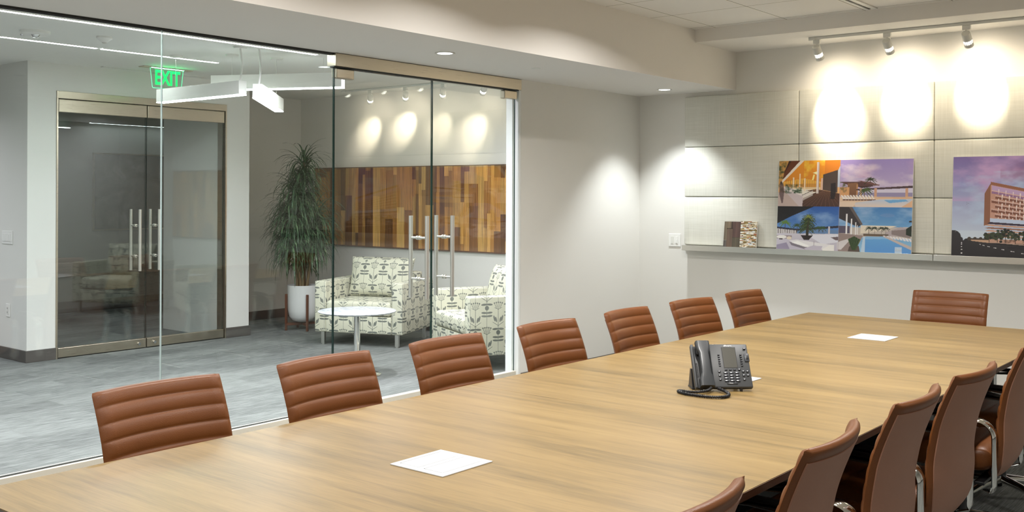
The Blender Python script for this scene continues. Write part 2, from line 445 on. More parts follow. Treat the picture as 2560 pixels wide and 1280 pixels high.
d1 = glass_door(1, 4.450, 5.376, 5.128, 2.328, .80, .096)
d2 = glass_door(2, 5.381, 6.338, 5.128, 2.328, .135, .096)
for d, x in ((d1, 0.0), (d2, .80)):
    MB().box((x, -.018, 2.262), (x + .157, .030, 2.326), bev=.006).build('patch_fitting', M['steel'], d)
d3 = glass_door(3, 4.560, 5.440, 9.02, 2.30, .775, .095, True)
d4 = glass_door(4, 5.446, 6.325, 9.02, 2.30, .095, .095, True)
for d, x in ((d3, .0), (d4, .0)):
    MB().box((x + .002, -.018, 2.235), (x + .878, .03, 2.352), bev=.004).build('top_rail', M['steel'], d)
MB().cyl((.80, -.019, .05), (.80, -.036, .05), .015, n=16).build('lock_cylinder', M['chrome'], d3, smooth=40)
MB().cyl((.08, -.019, .05), (.08, -.036, .05), .015, n=16).build('lock_cylinder', M['chrome'], d4, smooth=40)
struct(MB().box((4.538, 8.99, 2.358), (6.345, 9.10, 2.424), bev=.002).build('trim_lobby_header', M['steel']))
struct(MB().box((4.538, 8.99, 0), (4.552, 9.13, 2.358)).box((6.331, 8.99, 0), (6.345, 9.13, 2.358)).build('trim_lobby_jamb', M['steel']))

# ------------------------------------------------------------------ ceiling lights
def can(x, y, z, label, group, power, col, size=150, blend=.5):
    """deep recessed can downlight: trim ring, dark reflector and its lamp"""
    t = thing('recessed_can_light', label, 'downlight', (x, y, z), 0, group)
    MB().lathe([(.060, -.001), (.078, -.001), (.078, -.005), (.060, -.004)], 32).build('trim_ring', M['white_metal'], t, smooth=40)
    MB().lathe([(0, -.0012), (.060, -.0012)], 32).build('reflector', M['black_gloss'], t)
    d = bpy.data.lights.new('can_lamp', 'AREA'); d.shape = 'DISK'; d.size = .11; d.energy = power; d.color = col; d.spread = R(152)
    o = bpy.data.objects.new('can_lamp', d); C.objects.link(o); o.parent = t; o.location = (0, 0, -.008)
for i, x in enumerate([-1.2, .15, 1.5, 2.85, 4.2, 5.55]):
    n_ = ['farthest behind the camera', 'near the camera', 'above the near box', 'above the middle of the table', 'above the desk phone', 'nearest bulkhead']
    can(x, 3.2, ZC, 'recessed can light in the row on the glass side, ' + n_[i], 'can lights above the table', P_CAN * (.35, .45, .7, 1, 1.1, 1.2)[i], COL_CAN)
    can(x, 1.3, ZC, 'can light over the right side chairs, ' + n_[i], 'can lights above the table', P_CAN * (.5, .7, .9, 1.05, 1.1, 1.2)[i], COL_CAN)
    if i % 2: can(x, -1.6, ZC, 'added unseen can light, open side of the room, ' + n_[i], 'added can lights in the open side of the room', P_CAN * .8, COL_CAN)  # extra unseen cans added to light the rest of the room
for i, x in enumerate([-.6, .9, 2.2, 3.4, 4.6, 5.8, 6.9]):  # row of out-of-view cans added to brighten the lobby
    can(x, 6.0, ZL, 'added unseen can light in the lobby ceiling, ' + ['farthest left', 'second from the left', 'third from the left', 'in the middle', 'left of the armchairs', 'in front of the armchairs', 'nearest the wood panel'][i], 'added can lights in the lobby ceiling', P_LOBBY, COL_LOBBY, 140)
t = thing('air_slot_diffuser', 'pale slot diffuser with a dark gap in the tiles at the top photo edge', 'air diffuser', (4.6, 2.60, ZC))
L = 2.76
MB().box((0, 0, -.010), (L, .035, 0)).box((0, .060, -.010), (L, .075, 0)).build('frame', M['white_metal'], t)
MB().box((0, .035, -.004), (L, .060, -.0005)).build('slot', M['dark_gap'], t)

def downlight(x, y, z, label, power=P_DOWN, lens=True):
    t = thing('recessed_downlight', label, 'downlight', (x, y, z), 0, 'downlights in the soffit')
    MB().lathe([(.054, -.001), (.066, -.001), (.066, -.006), (.050, -.004), (.050, .0)], 32).build('trim_ring', M['white_metal'], t, smooth=40)
    MB().lathe([(0, -.0015), (.051, -.0015)], 32).build('lens', M['down_lens'], t)
    spot('downlight_lamp', (0, 0, -.01), (0, 0, -1), power, COL_DOWN, 92, .65, t, .04)
downlight(4.883, 4.545, ZS, 'small round ceiling downlight in the soffit above the glass double doors')
downlight(7.73, 4.585, ZS, 'small round ceiling downlight in the soffit at the corner near the back wall')
o = MB().lathe([(0, -.004), (.03, -.004), (.034, 0)], 24).build('sprinkler_cover', M['white_metal'], loc=(5.872, 4.56, ZS), smooth=30)
tag(o, 'plain white sprinkler cover disc in the soffit between the two downlights', 'sprinkler cover')

def linear(name, x0, x1, y, z, w, label, group=None):
    t = thing(name, label, 'linear light', (x0, y, z), 0, group); L = x1 - x0
    MB().box((0, -w / 2 - .008, -.004), (L, -w / 2, 0)).box((0, w / 2, -.004), (L, w / 2 + .008, 0)).build('frame', M['white_metal'], t)
    MB().box((0.002, -w / 2, -.003), (L - .002, w / 2, -.001)).build('lens', M['led'], t)
linear('linear_ceiling_light', -2.1, 4.42, 5.265, ZS, .035, 'long bright linear light running just behind the top of the glass wall')
linear('linear_ceiling_light', 1.0, 4.262, 7.79, ZL, .045, 'thin linear light in the lobby ceiling, left of the short gap', 'recessed linear lights in the lobby ceiling')
linear('linear_ceiling_light', 4.30, 5.404, 7.79, ZL, .045, 'thin linear light in the lobby ceiling ending above the exit sign', 'recessed linear lights in the lobby ceiling')

# pendants
def pendant(a, b, hh, ww, label, can):
    a = Vector(a); b = Vector(b); d = b - a; L = d.length
    t = thing('linear_pendant', label, 'pendant light', a, 0, 'white linear pendants crossing in the lobby')
    ez = Vector((0, 0, 1)); ex = d.normalized(); ey = ez.cross(ex).normalized(); ez = ex.cross(ey)
    Mx = Matrix((ex, ey, ez)).transposed().to_4x4()
    MB().box((0, -ww / 2, .006), (L, ww / 2, hh), bev=.0015, M=Mx).build('housing', M['white_metal'], t)
    MB().box((0.001, -ww / 2 + .001, 0), (L - .001, ww / 2 - .001, .0058), M=Mx).build('lens', M['pend_led'], t)
    for k, (fr, thick) in enumerate(can):
        p = ex * (L * fr) + ez * hh; top = Vector((p.x, p.y, ZL - a.z))
        mid = (p + top) / 2 + Vector((.012, -.01, 0)) * (1 if thick else 0)
        q = [p, p.lerp(mid, .5) + Vector((.004, 0, 0)) * thick, mid, top]
        MB().tube(q, .008 if thick else .0012, 8).build('cable', M['white_plastic'] if thick else M['steel_bright'], t, smooth=60)
        MB().lathe([(0, -.014), (.05, -.014), (.055, -.004), (.055, 0)], 24, c=(top.x, top.y, top.z)).build('canopy', M['white_metal'], t, smooth=30)
pendant((4.899, 7.905, 2.278), (4.923, 6.767, 2.283), .115, .075, 'white bar pendant light hanging at the left, in front of the exit sign', [(.2, 0), (.97, 1)])
pendant((4.94, 6.604, 2.25), (5.617, 7.197, 2.215), .115, .075, 'short looking white bar pendant light seen end on between the other two', [(.06, 1), (.85, 0)])
pendant((5.074, 7.389, 2.368), (5.634, 6.385, 2.375), .125, .08, 'long white bar pendant light behind, reaching right to the glass door seam', [(.15, 0), (.85, 0)])

# track lights
def track(x, y0, y1, z, label):
    t = thing('light_track', label, 'light track', (x, y0, z))
    MB().box((-.018, 0, -.022), (.018, y1 - y0, -.001), bev=.002).build('rail', M['white_metal'], t)
    MB().box((-.022, y1 - y0 - .01, -.026), (.022, y1 - y0 + .045, 0), bev=.003).build('end_feed', M['white_metal'], t)
track(7.755, -2.6, 3.235, 2.755, 'white ceiling light track above the fabric panels in the conference room')
track(7.755, 5.6, 8.75, ZL, 'white ceiling light track above the wood panel in the lobby')
def spothead(x, y, z, target, power, label, group, size=52):
    t = thing('track_spotlight', label, 'spotlight', (x, y, z), 0, group)
    MB().box((-.015, -.028, -.055), (.015, .028, -.022), bev=.004).build('adapter', M['white_metal'], t)
    MB().cyl((0, 0, -.055), (0, 0, -.092), .008, n=12).box((-.012, -.022, -.068), (.012, .022, -.06), bev=.002).build('stem', M['white_metal'], t, smooth=40)
    d = (Vector(target) - Vector((x, y, z - .11))).normalized()
    q = d.to_track_quat('-Z', 'Y'); Mx = Matrix.Translation((0, 0, -.10)) @ q.to_matrix().to_4x4()
    # body: back drum, finned glowing heat-sink ring, front collar
    def L(prof, mi=0, b=None):
        b = b or MB(); n0 = set(b.bm.verts); b.lathe(prof, 28, mi)
        for v in b.bm.verts:
            if v not in n0: v.co = Mx @ v.co
        return b
    b = L([(0, .03), (.029, .03), (.032, .026), (.032, -.03), (.029, -.032), (.0, -.032)])
    b = L([(0.02, -.058), (.032, -.06), (.033, -.064), (.033, -.088), (.030, -.09), (.027, -.09), (.027, -.066)], 0, b)
    for k in range(14):
        a = 2 * pi * k / 14; p = Vector((cos(a) * .0305, sin(a) * .0305, 0))
        b.tube([Mx @ (p + Vector((0, 0, -.03))), Mx @ (p + Vector((0, 0, -.062)))], .0028, 4)
    b.build('lamp_head', M['white_metal'], t, smooth=40)
    L([(.024, -.031), (.024, -.06)]).build('light_core', M['glow_slot'], t, smooth=40)
    L([(0, -.084), (.026, -.084)]).build('lens', M['glow_slot'], t)
    p = Vector((0, 0, -.10)) + d * .10
    spot('track_lamp', p, p + d, power, COL_TRACK, size, 1.0, t, .012)
    spot('track_lamp_spill', p, p + d, power * .085, COL_TRACK, 150, 1.0, t, .012)
for i, (y, ty, tz, lab) in enumerate([(3.217, 3.185, 2.15, 'white cylindrical track spotlight at the left end of the track'),
                                      (2.667, 2.647, 2.25, 'white cylindrical track spotlight in the middle of the three visible ones'),
                                      (2.10, 2.097, 2.28, 'white cylindrical track spotlight nearest the right edge of the photo'),
                                      (1.52, 1.50, 2.25, 'white cylindrical track spotlight beyond the right edge, seen in the glass reflection')]):
    spothead(7.755, y, 2.755, (XB, ty, tz), P_TRACK, lab, 'track spotlights washing the fabric panels')
for y, ty, tz, pw, lab in [(8.34, 8.774, 2.2, 1, 'lobby track spotlight furthest left, near the planter'), (7.79, 8.196, 2.25, 1.1, 'lobby track spotlight second from the planter'),
                       (7.24, 7.677, 2.2, .5, 'lobby track spotlight just right of the glass door seam'), (6.68, 7.221, 2.12, 1.2, 'lobby track spotlight furthest right, under the door header')]:
    spothead(7.755, y, ZL, (XB, ty, tz), P_LOBBY_TRACK * pw, lab, 'lobby track spotlights', 40)

# ------------------------------------------------------------------ small lobby fittings
t = thing('strobe_alarm', 'round white ceiling strobe alarm in the lobby with clear lenses', 'alarm', (3.54, 7.33, ZL))
MB().lathe([(0, -.03), (.085, -.03), (.098, -.02), (.10, 0)], 36).build('housing', M['white_plastic'], t, smooth=40)
MB().lathe([(0, -.05), (.02, -.047), (.03, -.03)], 20, c=(-.01, -.02, 0)).build('strobe_lens', M['chrome'], t, smooth=60)
MB().lathe([(0, -.036), (.01, -.034), (.014, -.024)], 16, c=(-.07, .06, 0)).build('strobe_lens', M['chrome'], t, smooth=60)
t = thing('motion_sensor', 'small white ceiling motion sensor in the lobby beside the strobe alarm', 'sensor', (3.985, 7.18, ZL))
MB().lathe([(0, -.045), (.022, -.042), (.045, -.022), (.058, -.014), (.058, 0)], 28).build('housing', M['white_plastic'], t, smooth=40)
MB().lathe([(0, -.052), (.012, -.05), (.02, -.042)], 16).build('sensor_lens', M['wall_grey'], t, smooth=60)
t = thing('air_slot_diffuser', 'thin dark slot diffuser in the lobby ceiling above the far glass doors', 'air diffuser', (4.906, 8.88, ZL))
MB().box((0, -.018, -.003), (1.1, -.008, 0)).build('slot', M['dark_gap'], t); MB().box((0, .008, -.003), (1.1, .018, 0)).build('slot', M['dark_gap'], t)
MB().box((0, -.008, -.004), (1.1, .008, 0)).box((0, -.03, -.004), (1.1, -.018, 0)).box((0, .018, -.004), (1.1, .03, 0)).build('frame', M['white_metal'], t)

M['exit_green'] = emis('exit_letters', (0.0, .9, .10), 1.1, (0, .6, .2, 1))
M['exit_edge'] = emis('exit_edge_glow', (.12, .8, .4), .8, (.3, .8, .6, 1))
t = thing('exit_sign', 'green edge lit glass exit sign hanging from the lobby ceiling', 'exit sign', (5.19, 8.54, ZL), 0)
MB().box((-.09, -.05, -.008), (.42, .05, 0), bev=.003).build('canopy', M['steel'], t)
pts = [(0, -.008), (.345, -.008), (.325, -.182), (.318, -.190), (.03, -.190), (.022, -.182)]
Mx = Matrix(((1, 0, 0, 0), (0, 0, 1, 0), (0, 1, 0, 0), (0, 0, 0, 1)))
M['exit_glass'] = glass_mat('exit_glass', (.86, .97, .90, 1))
MB().prism(pts, -.004, .004, 0, Mx).build('glass_blade', M['exit_glass'], t)
b = MB()
for p, q in zip(pts[1:] + pts[:1], pts[2:] + pts[:2]):
    if p[1] == -.008 and q[1] == -.008: continue
    b.tube([(p[0], 0, p[1]), (q[0], 0, q[1])], .0035, 6)
b.build('glowing_edge', M['exit_edge'], t)
def text_mesh(name, s, size, ext, m, parent, loc, rot, space=1.0, bold=0):
    cu = bpy.data.curves.new(name, 'FONT'); cu.body = s; cu.size = size; cu.extrude = ext; cu.align_x = 'CENTER'; cu.align_y = 'CENTER'
    cu.space_character = space; cu.offset = bold; cu.resolution_u = 3
    o = bpy.data.objects.new(name, cu); C.objects.link(o)
    dg = bpy.context.evaluated_depsgraph_get(); me = bpy.data.meshes.new_from_object(o.evaluated_get(dg)); bpy.data.objects.remove(o)
    o = bpy.data.objects.new(name, me); me.materials.clear(); me.materials.append(m); C.objects.link(o)
    o.parent = parent; o.location = loc; o.rotation_euler = rot; return o
o = text_mesh('letters', 'EXIT', .19, .002, M['exit_green'], t, (.175, -.007, -.098), (R(90), 0, 0), 1.0, .004); o.scale = (.68, 1, 1)
o['label'] = 'glowing green EXIT letters'
d_ = bpy.data.lights.new('exit_lamp', 'AREA'); d_.shape = 'RECTANGLE'; d_.size = .34; d_.size_y = .01; d_.energy = 1.6; d_.color = (.05, 1, .3)
o = bpy.data.objects.new('exit_lamp', d_); C.objects.link(o); o.parent = t; o.location = (.175, -.012, -.012); o.rotation_euler = (R(-70), 0, 0)

def plate(name, label, cat, loc, rz, w, h, fn):
    t = thing(name, label, cat, loc, rz)
    MB().box((-w / 2, -.006, -h / 2), (w / 2, 0, h / 2), bev=.002).build('cover_plate', M['white_plastic'], t)
    fn(t); return t
# local -y faces the viewer
def conf_sw(t):
    MB().box((-.038, -.009, -.034), (-.008, -.006, .034), bev=.001).build('keypad', M['white_metal'], t)
    MB().box((.010, -.010, -.034), (.036, -.006, .034), bev=.001).box((.016, -.013, -.026), (.030, -.010, .004), bev=.001).build('dimmer', M['white_plastic'], t)
plate('light_switch', 'white two gang light switch plate on the back wall left of the steel ledge', 'light switch', (XB - .001, 4.72, 1.094), R(-90), .122, .116, conf_sw)
def lob_sw(t):
    for k in range(4): MB().box((-.078 + k * .04, -.010, -.034), (-.044 + k * .04, -.006, .034), bev=.001).build('rocker', M['white_plastic'], t)
plate('light_switch', 'white four gang light switch plate on the lobby wall at the left edge', 'light switch', (4.276, 9.37, 1.097), R(-90), .205, .118, lob_sw)
def outlet(t):
    MB().box((-.017, -.009, -.034), (.017, -.006, .034), bev=.001).build('receptacle', M['white_metal'], t)
    for zz in (-.018, .018): MB().box((-.006, -.0095, zz - .006), (-.003, -.009, zz + .006)).box((.003, -.0095, zz - .006), (.006, -.009, zz + .006)).build('socket_slots', M['dark_gap'], t)
plate('power_outlet', 'white wall outlet low on the lobby wall at the left edge', 'outlet', (4.276, 9.348, .44), R(-90), .075, .118, outlet)

# ------------------------------------------------------------------ lobby wood panel (planks of many sizes, one wall panel)
rnd = random.Random(11)
b = MB(); cols = []
pal = [(184, 136, 74), (196, 150, 86), (160, 112, 60), (124, 84, 50), (206, 164, 98), (186, 140, 78), (170, 122, 66), (112, 76, 48), (192, 144, 78), (172, 122, 64), (200, 156, 90), (138, 94, 54)]
y = 5.26
t = thing('wood_wall_panel', 'long wall panel of mixed vertical wood planks in the lobby', 'wall panel', (XB, 5.26, .90))
while y < 9.73:
    w = min(rnd.choice([.045, .06, .075, .09, .12]), 9.731 - y); z = .0 - rnd.random() * .3
    while z < .91:
        L = rnd.uniform(.18, .75); z0 = max(z, 0); z1 = min(z + L, .91)
        if z1 - z0 > .005:
            dpt = rnd.uniform(.016, .026); n0 = len(b.bm.faces)
            b.box((-dpt, y - 5.26, z0), (0, y - 5.26 + w, z1))
            vv = rnd.uniform(.9, 1.1); cc = srgb(*[min(255, c * vv) for c in rnd.choice(pal)]); cols += [cc] * 6
        z += L
    y += w
o = b.build('planks', M['planks'], t, recalc=True)
ca = o.data.color_attributes.new('pc', 'FLOAT_COLOR', 'CORNER')
arr = np.repeat(np.array(cols, dtype=np.float32), 4, axis=0).ravel(); ca.data.foreach_set('color', arr)
MB().box((-.028, -.008, -.012), (0, 4.478, -.0005)).box((-.028, -.008, .9105), (0, 4.478, .918)).build('frame_strip', M['walnut'], t)

# ------------------------------------------------------------------ fabric wall panels and ledge in the conference room
ys = [4.61, 3.527, 2.434, 1.34, .246, -.848]; zs = [1.06, 1.489, 1.935, 2.39]
rown = ['bottom row', 'middle row', 'top row']
coln = ['at the left end', 'second from the left', 'third from the left, cut by the photo edge', 'fourth from the left, seen in the glass', 'fifth from the left']
proto = {}
for ci in range(5):
    for ri in range(3):
        y0, y1 = ys[ci + 1], ys[ci]; z0, z1 = zs[ri], zs[ri + 1]
        o = MB().box((XB - .03, y0 + .002, z0 + .002), (XB, y1 - .002, z1 - .002), bev=.009, seg=3).build('fabric_panel', M['weave'], smooth=50)
        tag(o, f'beige woven fabric wall panel, {rown[ri]}, {coln[ci]}', 'wall panel', 'fabric panels on the back wall')
def ledge(y0, y1, label):
    t = thing('picture_ledge', label, 'ledge', (XB, y0, 1.01))
    L = y1 - y0
    MB().box((-.098, 0, .036), (-.001, L, .044)).build('shelf', M['steel_bright'], t)
    MB().box((-.105, 0, 0), (-.098, L, .047), bev=.001).build('front_lip', M['steel_bright'], t)
    MB().box((-.098, 0, .0), (0, L, .012)).build('underside', M['white_metal'], t)
ledge(2.418, 4.59, 'long brushed steel picture ledge under the panels, left section with samples and board')
ledge(-.85, 2.414, 'brushed steel picture ledge under the panels, right section past the joint')

# ---- printed boards: the printed picture is a colour grid on the board's own surface
def lin(a):
    a = np.clip(a, 0, 1); return np.where(a <= .04045, a / 12.92, ((a + .055) / 1.055) ** 2.4)
class Canvas:
    def __init__(s, w, h): s.w, s.h = w, h; s.a = np.zeros((h, w, 3)); s.Y, s.X = np.mgrid[0:h, 0:w]; s.X = (s.X + .5) / w; s.Y = (s.Y + .5) / h
    def mask(s, pts):
        m = np.zeros((s.h, s.w), bool); n = len(pts); j = n - 1
        for i in range(n):
            xi, yi = pts[i]; xj, yj = pts[j]
            if yi != yj:
                c = ((yi > s.Y) != (yj > s.Y)) & (s.X < (xj - xi) * (s.Y - yi) / (yj - yi) + xi); m ^= c
            j = i
        return m
    def put(s, m, col, col2=None, alpha=1, y0=0, y1=1):
        col = np.array(col) / 255
        if col2 is not None:
            t = np.clip((s.Y - y0) / (y1 - y0), 0, 1)[..., None]; c = col * (1 - t) + np.array(col2) / 255 * t; c = c[m]
        else: c = col
        s.a[m] = s.a[m] * (1 - alpha) + c * alpha
    def poly(s, pts, col, col2=None, alpha=1, y0=0, y1=1): s.put(s.mask(pts), col, col2, alpha, y0, y1)
    def rect(s, x0, y0, x1, y1, col, col2=None, alpha=1): s.poly([(x0, y0), (x1, y0), (x1, y1), (x0, y1)], col, col2, alpha, y0, y1)
    def ell(s, cx, cy, a, b, col, alpha=1): s.put(((s.X - cx) / a) ** 2 + ((s.Y - cy) / b) ** 2 < 1, col, alpha=alpha)
    def line(s, p, q, wd, col, alpha=1):
        dx, dy = q[0] - p[0], q[1] - p[1]; L = math.hypot(dx, dy) or 1; nx, ny = -dy / L * wd / 2, dx / L * wd / 2
        s.poly([(p[0] + nx, p[1] + ny), (q[0] + nx, q[1] + ny), (q[0] - nx, q[1] - ny), (p[0] - nx, p[1] - ny)], col, alpha=alpha)
    def cloud(s, x0, y0, x1, y1, col, amt, sx, sy, seed, thr=.5):
        rs = np.random.RandomState(seed); tot = np.zeros((s.h, s.w)); amp = 1; norm = 0
        for o in range(5):
            gx, gy = int(sx * 2 ** o) + 2, int(sy * 2 ** o) + 2; g = rs.rand(gy, gx)
            fx = s.X * (gx - 1.001); fy = s.Y * (gy - 1.001); ix = fx.astype(int); iy = fy.astype(int); tx = fx - ix; ty = fy - iy
            tx = tx * tx * (3 - 2 * tx); ty = ty * ty * (3 - 2 * ty)
            v = (g[iy, ix] * (1 - tx) + g[iy, np.minimum(ix + 1, gx - 1)] * tx) * (1 - ty) + (g[np.minimum(iy + 1, gy - 1), ix] * (1 - tx) + g[np.minimum(iy + 1, gy - 1), np.minimum(ix + 1, gx - 1)] * tx) * ty
            tot += v * amp; norm += amp; amp *= .55
        tot /= norm; k = np.clip((tot - thr) / (.75 - thr), 0, 1) * amt
        k = k * ((s.X >= x0) & (s.X < x1) & (s.Y >= y0) & (s.Y < y1)); k = k[..., None]
        s.a = s.a * (1 - k) + np.array(col) / 255 * k
    def palm(s, x, y, h, r, col, trunk, lw=.006, n=12, seed=0):
        rr = random.Random(seed)
        s.line((x, y), (x, y - h), lw, trunk)
        for k in range(n):
            a = pi * (k / (n - 1)) * 1.3 - .15 * pi + rr.uniform(-.1, .1); px, py = x, y - h; L = r * rr.uniform(.8, 1.1)
            for q in range(4):
                nx = px + cos(a) * L / 4; ny = py - sin(a) * L / 4 * 1.2 + q * L * .09
                s.line((px, py), (nx, ny), lw * (2.4 - q * .4), col); px, py = nx, ny
    def mesh(s, name, w, h, m, parent, th):
        """board lying in the local x-z plane, printed face toward -y"""
        W, H = s.w, s.h; nv = W * H
        gx = np.linspace(0, w, W); gz = np.linspace(h, 0, H)
        co = np.zeros((H, W, 3)); co[..., 0] = gx[None, :]; co[..., 2] = gz[:, None]
        co = co.reshape(-1, 3); idx = np.arange(nv).reshape(H, W)
        q = np.stack([idx[1:, :-1], idx[1:, 1:], idx[:-1, 1:], idx[:-1, :-1]], -1).reshape(-1, 4)
        me = bpy.data.meshes.new(name); me.vertices.add(nv); me.vertices.foreach_set('co', co.ravel())
        me.loops.add(q.size); me.loops.foreach_set('vertex_index', q.ravel().astype(np.int32))
        me.polygons.add(len(q)); me.polygons.foreach_set('loop_start', np.arange(0, q.size, 4, dtype=np.int32)); me.polygons.foreach_set('loop_total', np.full(len(q), 4, dtype=np.int32))
        me.update(calc_edges=True)
        ca = me.color_attributes.new('pc', 'FLOAT_COLOR', 'POINT')
        c4 = np.ones((nv, 4), np.float32); c4[:, :3] = lin(s.a.reshape(-1, 3)); ca.data.foreach_set('color', c4.ravel())
        me.materials.append(m); o = bpy.data.objects.new(name, me); C.objects.link(o); o.parent = parent; o.location = (0, -.0004, 0)
        return o

def board_four(c):
    HX, HY = .478, .515
    # top left: terrace under an orange canopy
    c.rect(0, 0, HX, HY, (236, 196, 150), (226, 170, 110))
    c.poly([(.0, .0), (.09, 0), (.03, .22), (0, .3)], (200, 150, 80)); c.cloud(0, 0, .06, .38, (46, 60, 30), .95, 40, 30, 3, .42)
    c.poly([(.08, 0), (.18, 0), (.035, .21), (.045, .12)], (104, 52, 24)); c.poly([(.08, 0), (.10, 0), (.04, .16)], (60, 30, 18))
    c.poly([(.17, 0), (.25, 0), (.03, .25), (.03, .22)], (236, 226, 214))
    c.poly([(.20, 0), (HX, 0), (HX, .18), (.34, .24), (.20, .21), (.04, .24)], (238, 150, 36), (222, 140, 40), y0=0, y1=.25)
    c.cloud(.2, 0, .36, .2, (255, 226, 80), .9, 14, 9, 5, .45); c.poly([(.36, 0), (HX, 0), (HX, .18), (.36, .24)], (206, 118, 40), alpha=.6)
    c.poly([(.04, .24), (.20, .2), (.33, .24), (.33, .30), (.04, .28)], (240, 180, 70)); c.rect(.05, .26, .33, .30, (196, 128, 60), alpha=.5)
    for k in range(16): c.rect(.06 + k * .017, .20 + (k % 3) * .01, .063 + k * .017, .32, (120, 80, 50), alpha=.6)
    c.rect(.04, .30, .33, .34, (234, 206, 160)); c.poly([(.04, .31), (.33, .33), (.33, .40), (.19, .42)], (240, 232, 220))
    c.poly([(.30, .32), (.335, .33), (.335, .36), (.22, .34)], (120, 84, 60))
    for x, a, bb in ((.165, .15, .33), (.115, .19, .31), (.205, .2, .34)): c.rect(x, a, x + .010, bb, (248, 224, 190))
    c.poly([(.27, .14), (.31, .12), (.30, .16)], (255, 250, 190)); c.line((.28, .16), (.27, .22), .012, (255, 240, 150))
    c.rect(.335, .20, .355, .34, (226, 190, 170)); c.poly([(.35, .16), (.46, .11), (.46, .36), (.35, .33)], (70, 58, 54), (92, 76, 70), y0=.1, y1=.36)
    c.poly([(.46, .12), (HX, .06), (HX, .3), (.46, .3)], (190, 200, 220))
    c.poly([(.34, .33), (HX, .37), (HX, HY), (.19, HY), (.20, .42)], (96, 64, 48), (78, 52, 44), y0=.3, y1=.5)
    for k in range(12): c.line((.35 + k * .004, .34), (.12 + k * .036, HY), .0025, (134, 98, 76), .7)
    c.rect(.30, .02, .318, .37, (238, 224, 218)); c.rect(.312, .02, .318, .37, (190, 176, 176))
    c.poly([(.0, .36), (.08, .36), (.20, HY), (0, HY)], (196, 176, 170)); c.poly([(.045, .29), (.075, .29), (.2, .38), (.195, HY), (.17, HY), (.05, .34)], (206, 192, 196))
    c.poly([(.045, .29), (.2, .38), (.195, .40), (.05, .32)], (232, 222, 220)); c.cloud(.055, .27, .19, .37, (34, 60, 34), .95, 60, 40, 9, .38)
    c.poly([(.19, .385), (.275, .33), (.275, .39), (.20, .45)], (222, 214, 210), alpha=.7); c.line((.19, .39), (.28, .33), .005, (60, 50, 46)); c.line((.20, .45), (.28, .39), .004, (60, 50, 46))
    c.poly([(.01, .26), (.04, .26), (.05, .34), (.04, .48), (.03, .48), (.01, .38)], (92, 72, 74), alpha=.75); c.ell(.022, .25, .008, .018, (60, 44, 44), .9)
    c.poly([(.41, .26), (.445, .25), (.45, .34), (.44, .43), (.41, .43)], (38, 32, 36), alpha=.85)
    # top right: pool with cabana and pergola
    c.rect(HX, 0, 1, HY, (150, 134, 196), (206, 190, 214)); c.cloud(HX, 0, 1, .2, (196, 160, 198), .8, 5, 5, 21, .4); c.cloud(HX, .05, 1, .3, (226, 214, 226), .7, 6, 10, 22, .5)
    c.ell(.51, .17, .03, .03, (226, 200, 216), .3); c.ell(.63, .055, .02, .015, (206, 178, 208), .3); c.ell(.79, .27, .06, .02, (220, 206, 226), .3)
    c.rect(.60, .31, 1, .37, (206, 200, 226), (214, 208, 226)); c.rect(.60, .36, 1, .41, (148, 140, 176))
    c.poly([(.49, .24), (.70, .24), (.76, .28), (.58, .30), (.49, .25)], (92, 60, 58)); c.poly([(.60, .23), (.63, .23), (.77, .275), (.76, .285)], (122, 84, 78))
    c.poly([(.60, .29), (.75, .285), (.64, .31)], (66, 40, 38)); c.poly([(.535, .26), (.61, .25), (.61, .41), (.535, .41)], (138, 98, 68), (120, 82, 58), y0=.25, y1=.4)
    c.rect(.60, .27, .612, .41, (186, 136, 92)); c.poly([(HX, .30), (.55, .30), (.55, .40), (HX, .40)], (214, 160, 110)); c.cloud(HX, .24, .53, .36, (70, 74, 40), .9, 50, 40, 31, .45)
    c.poly([(.60, .32), (1, .285), (1, .31), (.60, .335)], (74, 52, 60))
    for x in (.625, .73, .95): c.rect(x, .31, x + .018, .42, (206, 160, 132))
    c.palm(.66, .40, .06, .05, (60, 80, 40), (120, 90, 60), .004, 9, 3); c.palm(.68, .40, .07, .05, (70, 88, 44), (120, 90, 60), .004, 9, 4)
    c.palm(.70, .25, .03, .045, (50, 58, 36), (70, 60, 44), .004, 10, 5)
    c.rect(HX, .405, 1, HY, (232, 204, 176), (214, 184, 160))
    for k in range(11):
        x = .485 + k * .022; c.poly([(x, .385), (x + .012, .385), (x + .04 - k * .001, .43), (x + .022, .435)], (238, 230, 226)); c.rect(x + .018, .432, x + .038, .446, (96, 62, 50))
    c.poly([(.72, .41), (1, .40), (1, .425), (.74, .42)], (216, 178, 146))
    c.poly([(.58, .47), (.78, .43), (1, .425), (.95, HY), (.60, HY)], (186, 200, 222), (222, 206, 200), y0=.43, y1=.5); c.poly([(.80, .44), (.95, .43), (.97, .45), (.84, .47)], (110, 166, 214))
    c.poly([(HX, .46), (.60, .46), (.58, HY), (HX, HY)], (230, 206, 186)); c.poly([(.92, HY), (1, .44), (1, HY)], (222, 180, 146))
    # bottom left: lounge under dark canopy
    c.rect(0, HY, HX, 1, (46, 92, 170), (132, 176, 222)); c.cloud(0, HY, HX, .8, (150, 180, 222), .7, 5, 7, 41, .48)
    c.rect(0, .77, HX, .83, (104, 136, 180)); c.poly([(0, .75), (.16, .77), (.16, .84), (0, .84)], (206, 202, 204)); 
    for k in range(9): c.rect(.01 + k * .018, .77, .014 + k * .018, .82, (90, 76, 80))
    c.poly([(0, HY), (.285, HY), (.12, .62), (0, .71)], (30, 28, 32)); c.palm(.065, .80, .10, .05, (96, 128, 60), (80, 74, 50), .005, 10, 6)
    c.poly([(.0, .745), (.16, .765), (HX, .72), (HX, .745), (.16, .785), (0, .765)], (48, 48, 66))
